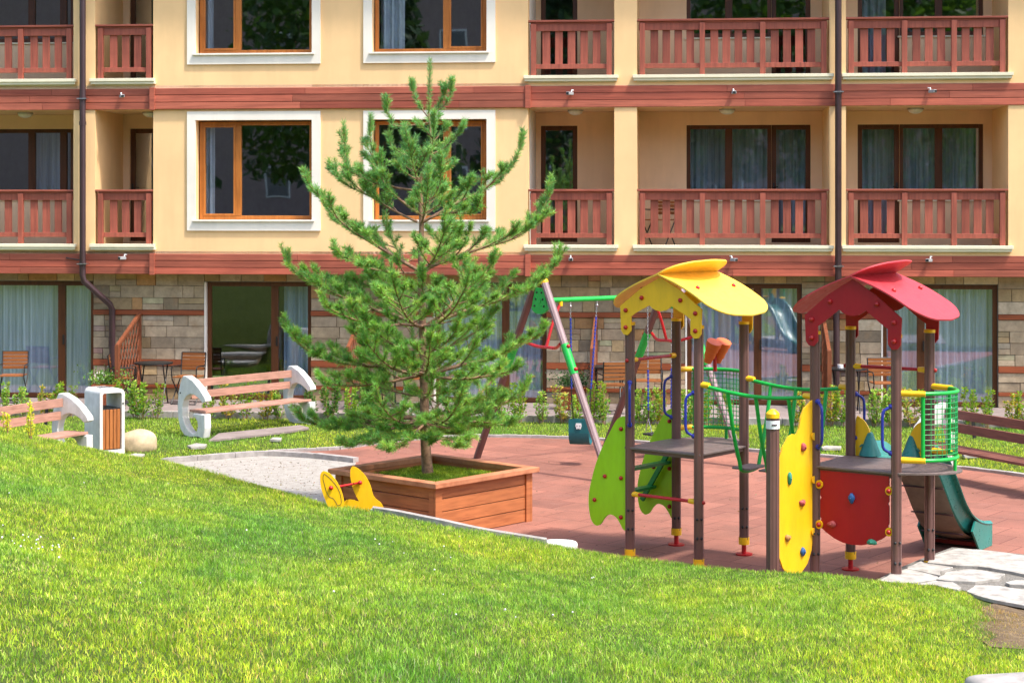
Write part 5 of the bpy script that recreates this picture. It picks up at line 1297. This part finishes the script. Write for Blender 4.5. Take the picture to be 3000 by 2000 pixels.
# ============================================================ SWING SET
fa, fb = P(1397,1343), Vector(((1786-1500)/F*22.9, 22.9, 0)); bv = Vector((1.87, 1.35, 0)); ZA = 2.50
SWG = empty('swing_frame', ((fa+fb)/2).to_tuple(), 0, 'A frame swing stand with mauve legs and green top beam', 'swing')
def W(mb, name, mat, parent=None, **k): return mb.build(name, M[mat], parent or SWG, each=name in ('bolt','bolt_cap'), **k)
tops = []
ld_ = (fb-fa).normalized(); bd_ = bv.normalized()
for k in (0, 1):
    a, b = fa+bv*k, fb+bv*k; top = (a+b)/2+Vector((0,0,ZA)); ta, tb = top-ld_*.09, top+ld_*.09; tops.append(top)
    for foot, tt_, sg in ((a, ta, -1), (b, tb, 1)):
        d = (foot-tt_).normalized(); m = MB(); m.tube([tt_, foot+Vector((0,0,.01))], .048, 18)
        for q in range(4): an, bn = frame2(d); e = an*math.cos(q*1.57+.4)*.048+bn*math.sin(q*1.57+.4)*.048; m.tube([tt_+e, foot+e+Vector((0,0,.01))], .006, 6)
        lg = W(m, 'leg', 'swing_post' if sg > 0 else 'post', smooth='auto')  # near legs use the lighter copy, their sunny side painted in
        m = MB(); m.ball(tt_, .055, 12, 8); W(m, 'leg_cap', 'yellow', lg, smooth=True)
        L_ = (foot-tt_).length; m = MB(); p0 = tt_+d*L_*.32; p1 = tt_+d*L_*.47; an = ld_*sg; an = (an-d*an.dot(d)).normalized()
        m.tube([p0, p1], .056, 16); W(m, 'leg_sleeve', 'green', lg, smooth='auto')
        m = MB(); m.ball(p0+d*.05+an*.06, .026, 10, 8); m.ball(p1-d*.05+an*.06, .026, 10, 8); W(m, 'bolt_cap', 'red_cap', lg, smooth=True)
    m = MB(); m.slab([top+ld_*x+Vector((0,0,z)) for x, z in ((-.085,-.08),(.085,-.08),(.17,-.36),(.12,-.40),(.05,-.425),(-.05,-.425),(-.12,-.40),(-.17,-.36))], bd_, .03); gp_ = W(m, 'gusset_plate', 'green')
    m = MB()
    for x, z in ((-.05,-.14),(.05,-.14),(-.075,-.23),(.075,-.23),(-.10,-.32),(.10,-.32)): m.ball(top+ld_*x+Vector((0,0,z))-bd_*.018, .014, 8, 6)
    W(m, 'bolt', 'rubber_black', gp_, smooth=True)
    zb = ZA-.86
    pa = (a+b)/2-ld_*.42+Vector((0,0,zb+.06)); pb = (a+b)/2+ld_*.42+Vector((0,0,zb+.06)); sgn = 1 if k == 0 else -1; pm = (a+b)/2+bd_*.10*sgn+Vector((0,0,zb-.01))
    m = MB(); m.tube(smoothpath([pa, pm-ld_*.2, pm, pm+ld_*.2, pb], 4), .021, 10)
    m.tube(smoothpath([pm, pm.lerp((a+b)/2+bd_*.30*sgn+Vector((0,0,ZA-.30)), .6), (a+b)/2+bd_*.34*sgn+Vector((0,0,ZA-.29))], 4), .021, 10); W(m, 'brace', 'red_metal', smooth='auto')
    m = MB(); q_ = (a+b)/2+bd_*.34*sgn+Vector((0,0,ZA-.27)); m.tube([q_-Vector((0,0,.06)), q_+Vector((0,0,.02))], .03, 12); W(m, 'brace_socket', 'yellow')
bz = Vector((0,0,-.25))
m = MB(); m.tube([tops[0]+bz-bd_*.02, tops[1]+bz+bd_*.02], .034, 18); W(m, 'top_beam', 'green', smooth='auto')
BL_ = (tops[1]-tops[0]).length
def chain(mb, a, b, st=.028, r=.0035):
    d = (b-a); n = int(d.length/st); d.normalize(); p, q_ = frame2(d)
    for i in range(n):
        c = a+d*(i+.5)*st; s = p if i % 2 else q_
        mb.tube([c+d*.017*math.cos(t)+s*.008*math.sin(t) for t in [k*math.pi/4 for k in range(9)]], r, 4, cap=False)
def hanger(p):
    m = MB(); m.tube([p+Vector((0,0,.04)), p+Vector((0,0,-.05))], .012, 8); m.ball(p+Vector((0,0,-.055)), .02, 8, 6); return m
# bucket seat
def onbeam(u):
    for t in [i/400 for i in range(401)]:
        q_ = tops[0].lerp(tops[1], t)+bz
        if 1500+q_.x/q_.y*F >= u: return q_
    return tops[1]+bz
h1, h2 = onbeam(1671), onbeam(1748); hc = (h1+h2)/2-Vector((.04,0,0))
bk = empty('bucket_swing', (hc.x, hc.y, .29), 0, 'teal bucket toddler swing on blue sleeved chains', 'swing seat')
m = MB(); w = .14; zt_ = .62; cc = Vector((hc.x, hc.y, 0)); ax_, fx_ = Vector((.968,-.25,0)), Vector((-.25,-.968,0))
rows = []
for i in range(15):
    t = math.pi*(i/14); r_ = []
    for j in range(7):
        x = -w+2*w*j/6; r_.append(cc+ax_*x+fx_*(-math.cos(t)*.13)+Vector((0,0,.46-math.sin(t)*.165)))
    rows.append(r_)
front = [[cc+ax_*x-fx_*.13+Vector((0,0,z)) for x in (-w,-w/2,0,w/2,w)] for z in (.46,.62)]
backp = [[cc+ax_*x+fx_*.13+Vector((0,0,z)) for x in (-w,-w/2,0,w/2,w)] for z in (.46,.64)]
m.grid(rows, .016); m.grid([[p for p in r_] for r_ in front], .016); m.grid(backp, .016)
m.build('seat_bucket', M['teal_seat'], bk, smooth='auto')
camd = Vector((-.35,-.93,0)).normalized(); 
fc = cc-fx_*.0+Vector((0,0,.54)); nf = -fx_ if (-fx_).y < 0 else fx_
side = Vector((-nf.y, nf.x, 0))
def fpt(x, z): return cc+nf*.142+side*x+Vector((0,0,.545+z))
m = MB(); m.slab([fpt(*p) for p in ((-.035,.045),(.035,.045),(.042,.01),(.028,-.035),(-.028,-.035),(-.042,.01))], nf, .01); fp = m.build('face_plate', M['white'], bk)
m = MB(); m.ball(fpt(-.02,.01)+nf*.005, .007, 8, 6); m.ball(fpt(.02,.01)+nf*.005, .007, 8, 6); m.tube([fpt(-.018,-.025)+nf*.006, fpt(0,-.033)+nf*.006, fpt(.018,-.025)+nf*.006], .003, 5); m.build('face_marks', M['rubber_black'], fp)
m = MB(); mb2 = MB(); mr = MB()
for h_, sg in ((h1, -1), (h2, 1)):
    e = cc+ax_*w*.9*sg+Vector((0,0,.86)); a_ = h_-Vector((0,0,.10)); s1 = a_.lerp(e, .12); chain(m, a_, s1); chain(mb2, s1, a_.lerp(e, .86), .026, .007); mr.tube([a_.lerp(e, .86), e], .009, 6)
    for f in (-1, 1): mr.tube([e, cc+ax_*w*.9*sg+fx_*.12*f+Vector((0,0,.62))], .005, 5)
    hanger(h_-Vector((0,0,.035))).build('hanger', M['chain'], bk); m.build('chain', M['chain'], bk); mb2.build('chain_sleeve', M['chain_blue'], bk); mr.build('rope', M['metal_black'], bk); m = MB(); mb2 = MB(); mr = MB()
h1, h2 = tops[0].lerp(tops[1], .60)+bz, tops[0].lerp(tops[1], .84)+bz; h1 = onbeam(1897); h2 = h1+bd_*.44
hc = (h1+h2)/2
fs_ = empty('flat_swing', (hc.x, hc.y, .33), 0, 'black flat rubber swing seat on chains behind the yellow tower', 'swing seat')
m = MB(); cc = Vector((hc.x, hc.y, .34)); m.bar(cc-bd_*.24, cc+bd_*.24, .18, .028); m.build('seat', M['rubber_black'], fs_, bevel=.008)
m = MB(); mb2 = MB(); mr = MB()
for h_, sg in ((h1, -1), (h2, 1)):
    e = cc+bd_*.21*sg+Vector((0,0,.22)); a_ = h_-Vector((0,0,.10)); chain(m, a_, a_.lerp(e, .58)); chain(mb2, a_.lerp(e, .58), a_.lerp(e, .93), .026, .007); mr.tube([a_.lerp(e,.93), e], .010, 6)
    for f in (-1, 1): chain(m, e, cc+bd_*.2*sg+ld_*.07*f+Vector((0,0,.015)))
    hanger(h_-Vector((0,0,.035))).build('hanger', M['chain'], fs_); m.build('chain', M['chain'], fs_); mb2.build('chain_sleeve', M['chain_blue'], fs_); mr.build('rope', M['metal_black'], fs_); m = MB(); mb2 = MB(); mr = MB()

# ============================================================ SPRING TOY (two yellow boards with a red bar)
def trace(px, y): return [PD(u, v, y) for u, v in px]
Y1, Y2 = 18.95, 19.15
toy = empty('spring_toy', (PD(1030,1490,Y1).x, Y1, .2), 0, 'yellow leaf shaped spring toy with a red bar beside the wooden planter', 'play toy')
def zs(x, y): return (900+x*.3401, 1250+y*.3401)
nt_ = Vector((.45,-.89,0)).normalized()
b1 = [zs(x, y) for x, y in ((135,380),(165,385),(205,410),(245,455),(275,505),(300,565),(315,625),(320,680),(310,760),(260,780),(215,740),(175,670),(145,600),(122,530),(112,460),(115,405))]
b2 = [zs(x, y) for x, y in ((390,338),(425,350),(465,380),(505,425),(535,480),(555,535),(568,585),(595,622),(630,648),(655,690),(660,780),(330,780),(318,690),(322,640),(355,624),(400,628),(445,640),(425,600),(400,545),(382,480),(372,420),(374,360))]
m = MB(); p1_ = smoothpath(trace(b1, Y1)+trace(b1, Y1)[:1], 3)[:-1]; 
m.slab(p1_, (0,1,0), .02); m.build('leaf_board', M['yellow'], toy)
ln = [zs(x, y) for x, y in ((140,415),(150,405),(180,425),(220,465),(255,510),(280,560),(292,610),(294,655),(280,670),(262,672),(250,650),(225,615),(190,598),(165,550),(152,500),(138,450),(140,415))]
m = MB(); m.tube(smoothpath([p+Vector((0,-.011,0)) for p in trace(ln, Y1)], 3), .0028, 5); m.build('line_drawing', M['rubber_black'], toy)
m = MB(); p2_ = trace(b2, Y2); m.slab(smoothpath(p2_+p2_[:1], 2)[:-1], (0,1,0), .02); m.build('leaf_board', M['yellow'], toy)
m = MB(); a_, b_ = PD(*zs(205,525), Y1-.03), PD(*zs(455,480), Y2-.04); m.tube([PD(*zs(205,525), Y1), PD(*zs(455,480), Y2)+Vector((0,.0,0))], .012, 10); m.ball(a_, .024, 10, 8); m.ball(b_, .024, 10, 8); m.tube([PD(*zs(440,482), Y2-.01), PD(*zs(400,490), Y2-.10)], .012, 8)
m.build('hand_bar', M['red_metal'], toy, smooth='auto')
m = MB(); c = PD(1060, 1500, (Y1+Y2)/2); m.tube([(c.x+math.cos(t)*.07, c.y+math.sin(t)*.07, .02+.25*t/31) for t in [i*.4 for i in range(78)]], .012, 8); m.build('spring', M['metal_black'], toy)

# ============================================================ BENCHES
def make_bench(loc, rz, label, L=1.85, wm='bench_wood'):
    """local: x along the bench, +y = back, seat faces -y"""
    t = empty('park_bench', loc, rz, label, 'bench', 'wooden benches with white concrete ends')
    def endpiece(x0):
        outer = [(-.30,0),(-.36,.10),(-.385,.22),(-.37,.36),(-.20,.36)]
        # closed side profile (y, z): a tall G with a pointed arm
        prof = [(-.02,.0),(-.22,.02),(-.35,.0),(-.385,.16),(-.38,.365),(-.12,.365),(-.10,.325),(-.16,.31),(-.215,.25),(-.225,.17),(-.19,.09),(-.12,.055),(-.02,.09),(.07,.18),(.125,.30),(.13,.44),(.10,.55),(.03,.625),(-.06,.655),(-.16,.64),(-.26,.59),(-.33,.535),(-.40,.565),(-.385,.62),(-.26,.75),(-.11,.86),(.04,.925),(.12,.92),(.18,.80),(.225,.64),(.24,.45),(.225,.26),(.17,.10),(.08,.02)]
        m = MB(); m.slab([Vector((x0, y, z)) for y, z in prof], (1,0,0), .13); return m
    for x0 in (-L/2, L/2):
        e = endpiece(x0).build('end_support', M['concrete_white'], t, local=True, bevel=.012)
        m = MB(); m.ball((x0-math.copysign(.067, -x0)*(1), .17, .66), .012, 8, 6); m.build('bolt', M['metal_black'], e, local=True)
    hx = L/2-.02
    for y in (-.30, -.205, -.11, -.015):
        m = MB(); m.box(-hx-.03, hx+.03, y-.042, y+.042, .375, .41); m.build('seat_slat', M[wm], t, local=True, bevel=.004)
    for yy, z in ((.085,.62), (.05,.80)):
        m = MB(); m.box(-hx+.05, hx-.05, yy-.02, yy+.02, z-.058, z+.058); m.build('back_slat', M[wm], t, local=True, bevel=.004)
    for x0 in (-.3, .3):
        m = MB(); m.bar((x0*2, .115, .52), (x0*2, .085, .86), .05, .012, up=Vector((1,0,0))); m.build('back_bracket', M['metal_black'], t, local=True)
    return t
ba = math.radians(29)
# place so that the seat's far front corner and the near foot fall where the photo has them
bx, by = P(622,1284), P(935,1243)
mid = (bx+by)/2; dirb = (by-bx).normalized(); ba = math.atan2(dirb.y, dirb.x)
back_n = Vector((-dirb.y, dirb.x, 0))
make_bench(tuple(mid+back_n*.33-Vector((.12,0,0))), ba, 'bench with white concrete ends in the middle of the back lawn, left of the pine', L=(by-bx).length-.05)
c_ = Vector(((287-1500)/F*24.85, 24.85, 0)); L_ = 1.85; ba += .22; dirb = Vector((math.cos(ba), math.sin(ba), 0)); back_n = Vector((-dirb.y, dirb.x, 0))
mid = c_-dirb*(L_/2)+back_n*.33-Vector((.15,0,0))
make_bench(tuple(mid), ba, 'bench cut off by the left edge of the picture, beside the waste bin', L=L_)
rc = P(2762, 1335); rdir = Vector((.42,-.91,0)).normalized(); rc = Vector((5.62, 23.75, 0)); mid = rc+rdir*1.15
make_bench(tuple(mid), math.atan2(rdir.y, rdir.x)+math.pi+math.pi if False else math.atan2(rdir.y, rdir.x), 'dark slatted bench at the right edge behind the red play tower', L=2.3, wm='bench_dark')
# waste bin
bn = empty('waste_bin', tuple(P(297, 1333)+Vector((0,.2,0))), R(38), 'white concrete waste bin with upright wooden slats in its front', 'bin')
bw, bd, bh = .19, .25, .93; t_ = .045
def roundrect(w, h0, h1, r, n=5):
    pts = []
    for cx, cz, a0 in ((w-r,h1-r,0),(-w+r,h1-r,90),(-w+.012,h0+.012,180),(w-.012,h0+.012,270)):
        for k in range(n+1): a = R(a0+90*k/n); rr_ = r if cz > .5 else .012; pts.append((cx+rr_*math.cos(a), cz+rr_*math.sin(a)))
    return pts
o1 = roundrect(bw, 0, bh, .07); i1 = roundrect(bw-t_, .07, bh-t_-.01, .03); n = len(o1)
m = MB(); vs = [(x,-bd,z) for x, z in o1]+[(x,-bd,z) for x, z in i1]+[(x,bd,z) for x, z in o1]+[(x,bd,z) for x, z in i1]; fsx = []
for k in range(n):
    j = (k+1) % n; fsx += [(k,j,n+j,n+k)[::-1], (2*n+k,2*n+j,3*n+j,3*n+k), (k,2*n+k,2*n+j,j)[::-1], (n+k,n+j,3*n+j,3*n+k)[::-1]]
m.add(vs, fsx); m.build('shell', M['concrete_white'], bn, local=True, smooth='auto')
m = MB(); w_ = bw-t_-.004
for k in range(5): x = -w_+(k+.5)*2*w_/5; m.box(x-.024, x+.024, -bd+.03, -bd+.045, .085, .64)
m.build('slat', M['bin_wood'], bn, local=True, bevel=.003, each=True)
m = MB(); m.box(-w_, w_, -bd+.046, bd-.046, .08, .655); m.build('liner', M['metal_black'], bn, local=True)
m = MB(); m.ball((bw-.025, -bd-.002, bh-.21), .014, 10, 6); m.build('lock', M['metal_black'], bn, local=True)
m = MB(); m.box(-.09, .09, -.07, .09, bh+.0005, bh+.012); m.tube([(0,.01,bh+.0),(0,.01,bh+.016)], .07, 16); m.build('ashtray', M['chain'], bn, local=True)

# ============================================================ BEHIND THE CAMERA (seen in the window glass)
def bigtree(x, y, h, w, kind, label):
    z = terrain(x, y) if y < 20 else 0; t = empty('conifer_tree' if kind == 0 else 'leafy_tree', (x, y, z), 0, label, 'tree')
    m = MB(); m.tube([(0,0,-.3),(0,0,h*.5),(0,0,h*.95)], [.22,.14,.03], 10); m.build('trunk', M['bark'], t, local=True)
    n = 6500; f = rng.uniform(.12, 1, n)**.8; r_ = w*((1-f) if kind == 0 else np.sqrt(np.clip(1-(2*f-1.05)**2, .02, 1)))*rng.uniform(.45, 1, n)
    a = rng.uniform(0, 6.283, n); c = np.stack([np.cos(a)*r_, np.sin(a)*r_, f*h], 1)+rng.normal(0, .12, (n, 3))
    d1 = rng.normal(0, 1, (n, 3)); d1 /= np.linalg.norm(d1, axis=1)[:, None]; d2 = np.cross(d1, rng.normal(0, 1, (n, 3))); d2 /= np.linalg.norm(d2, axis=1)[:, None]; s = rng.uniform(.14, .34, n)[:, None]
    V = np.stack([c-d1*s, c+d2*s*.5, c+d1*s, c-d2*s*.5], 1).reshape(-1, 3); i0 = np.arange(n)*4
    tn = (np.array([.03,.075,.03]) if kind == 0 else np.array([.06,.14,.025]))*rng.uniform(.6, 1.5, (n, 1))
    o = npmesh('crown', V, np.stack([i0, i0+1, i0+2, i0+3], 1), M['leaves'], np.repeat(tn, 4, 0)); o.parent = t
for i, (x, y, h_, w_, k_) in enumerate(((-13,-9,13,4.4,0), (-7,-14,15,4.4,0), (-2,-10,12,3.6,0), (2.5,-15,14,4.4,1), (8,-12,12,4.0,1), (-18,-16,14,4,1), (17,-20,14,4,0), (-24,-10,12,4,0))):
    bigtree(x, y, h_, w_, k_, ['tall dark conifer behind the viewer, nearest the left', 'tallest conifer behind the viewer', 'dark conifer straight behind the viewer', 'broad leafy tree behind the viewer, farther back', 'leafy tree behind the viewer on the right', 'broad leafy tree behind the viewer at the far left', 'conifer behind the viewer at the far right', 'outermost conifer on the left behind the viewer'][i])
ob = empty('opposite_building', (6, -42, 0), 0, 'brown hotel building standing behind the viewer, seen only mirrored in glass', 'building')
m = MB(); m.box(-90, 34, -6, 0, 0, 21); m.build('wall', plain('brown_wall', (.30,.22,.21), .9), ob, local=True)
m = MB(); m.box(-50.6, 34.6, -6.6, .6, 21.002, 21.6); m.build('roof', M['pipe'], ob, local=True)
for j in range(4):
    for i in range(15):
        f = MB(); x = -46+i*5.4; z = 4+j*4.0; f.box(x, x+1.6, .002, .08, z, z+1.9); f = f.build('window', M['white'], ob, local=True)
        g = MB(); g.box(x+.1, x+1.5, .0802, .09, z+.1, z+1.8); g.build('pane', M['interior'], f, local=True)

# ============================================================ CAMERA, SUN, SKY
cd = bpy.data.cameras.new('camera'); cam = bpy.data.objects.new('camera', cd); COL.objects.link(cam); SC.camera = cam
cam.location = (0, 0, H); cam.rotation_euler = (R(90), 0, 0); cd.sensor_width = 36; cd.lens = 36*F/3000; cd.shift_y = -(1000-HV)/3000; cd.clip_end = 2000; cd.clip_start = .05
sv = Vector((.40, -.28, .87)).normalized()
sd_ = bpy.data.lights.new('sun', 'SUN'); sun = bpy.data.objects.new('sun', sd_); COL.objects.link(sun); sd_.energy = 2.0; sd_.angle = R(4); sd_.color = (1, .95, .87)
sun.rotation_euler = sv.to_track_quat('Z', 'Y').to_euler()
w = bpy.data.worlds.new('World'); SC.world = w; w.use_nodes = True; nt = w.node_tree; bg = nt.nodes['Background']
sk = nt.nodes.new('ShaderNodeTexSky'); sk.sky_type = 'NISHITA'; sk.sun_disc = False; sk.sun_elevation = math.asin(sv.z); sk.sun_rotation = math.atan2(sv.x, sv.y); sk.dust_density = 3; sk.air_density = 1.0
nt.links.new(sk.outputs[0], bg.inputs[0]); bg.inputs[1].default_value = .15
SC.view_settings.view_transform = 'Standard'; SC.view_settings.look = 'None'; SC.view_settings.exposure = 1.42; SC.view_settings.gamma = 1
SC.cycles.max_bounces = 8; SC.cycles.transparent_max_bounces = 16
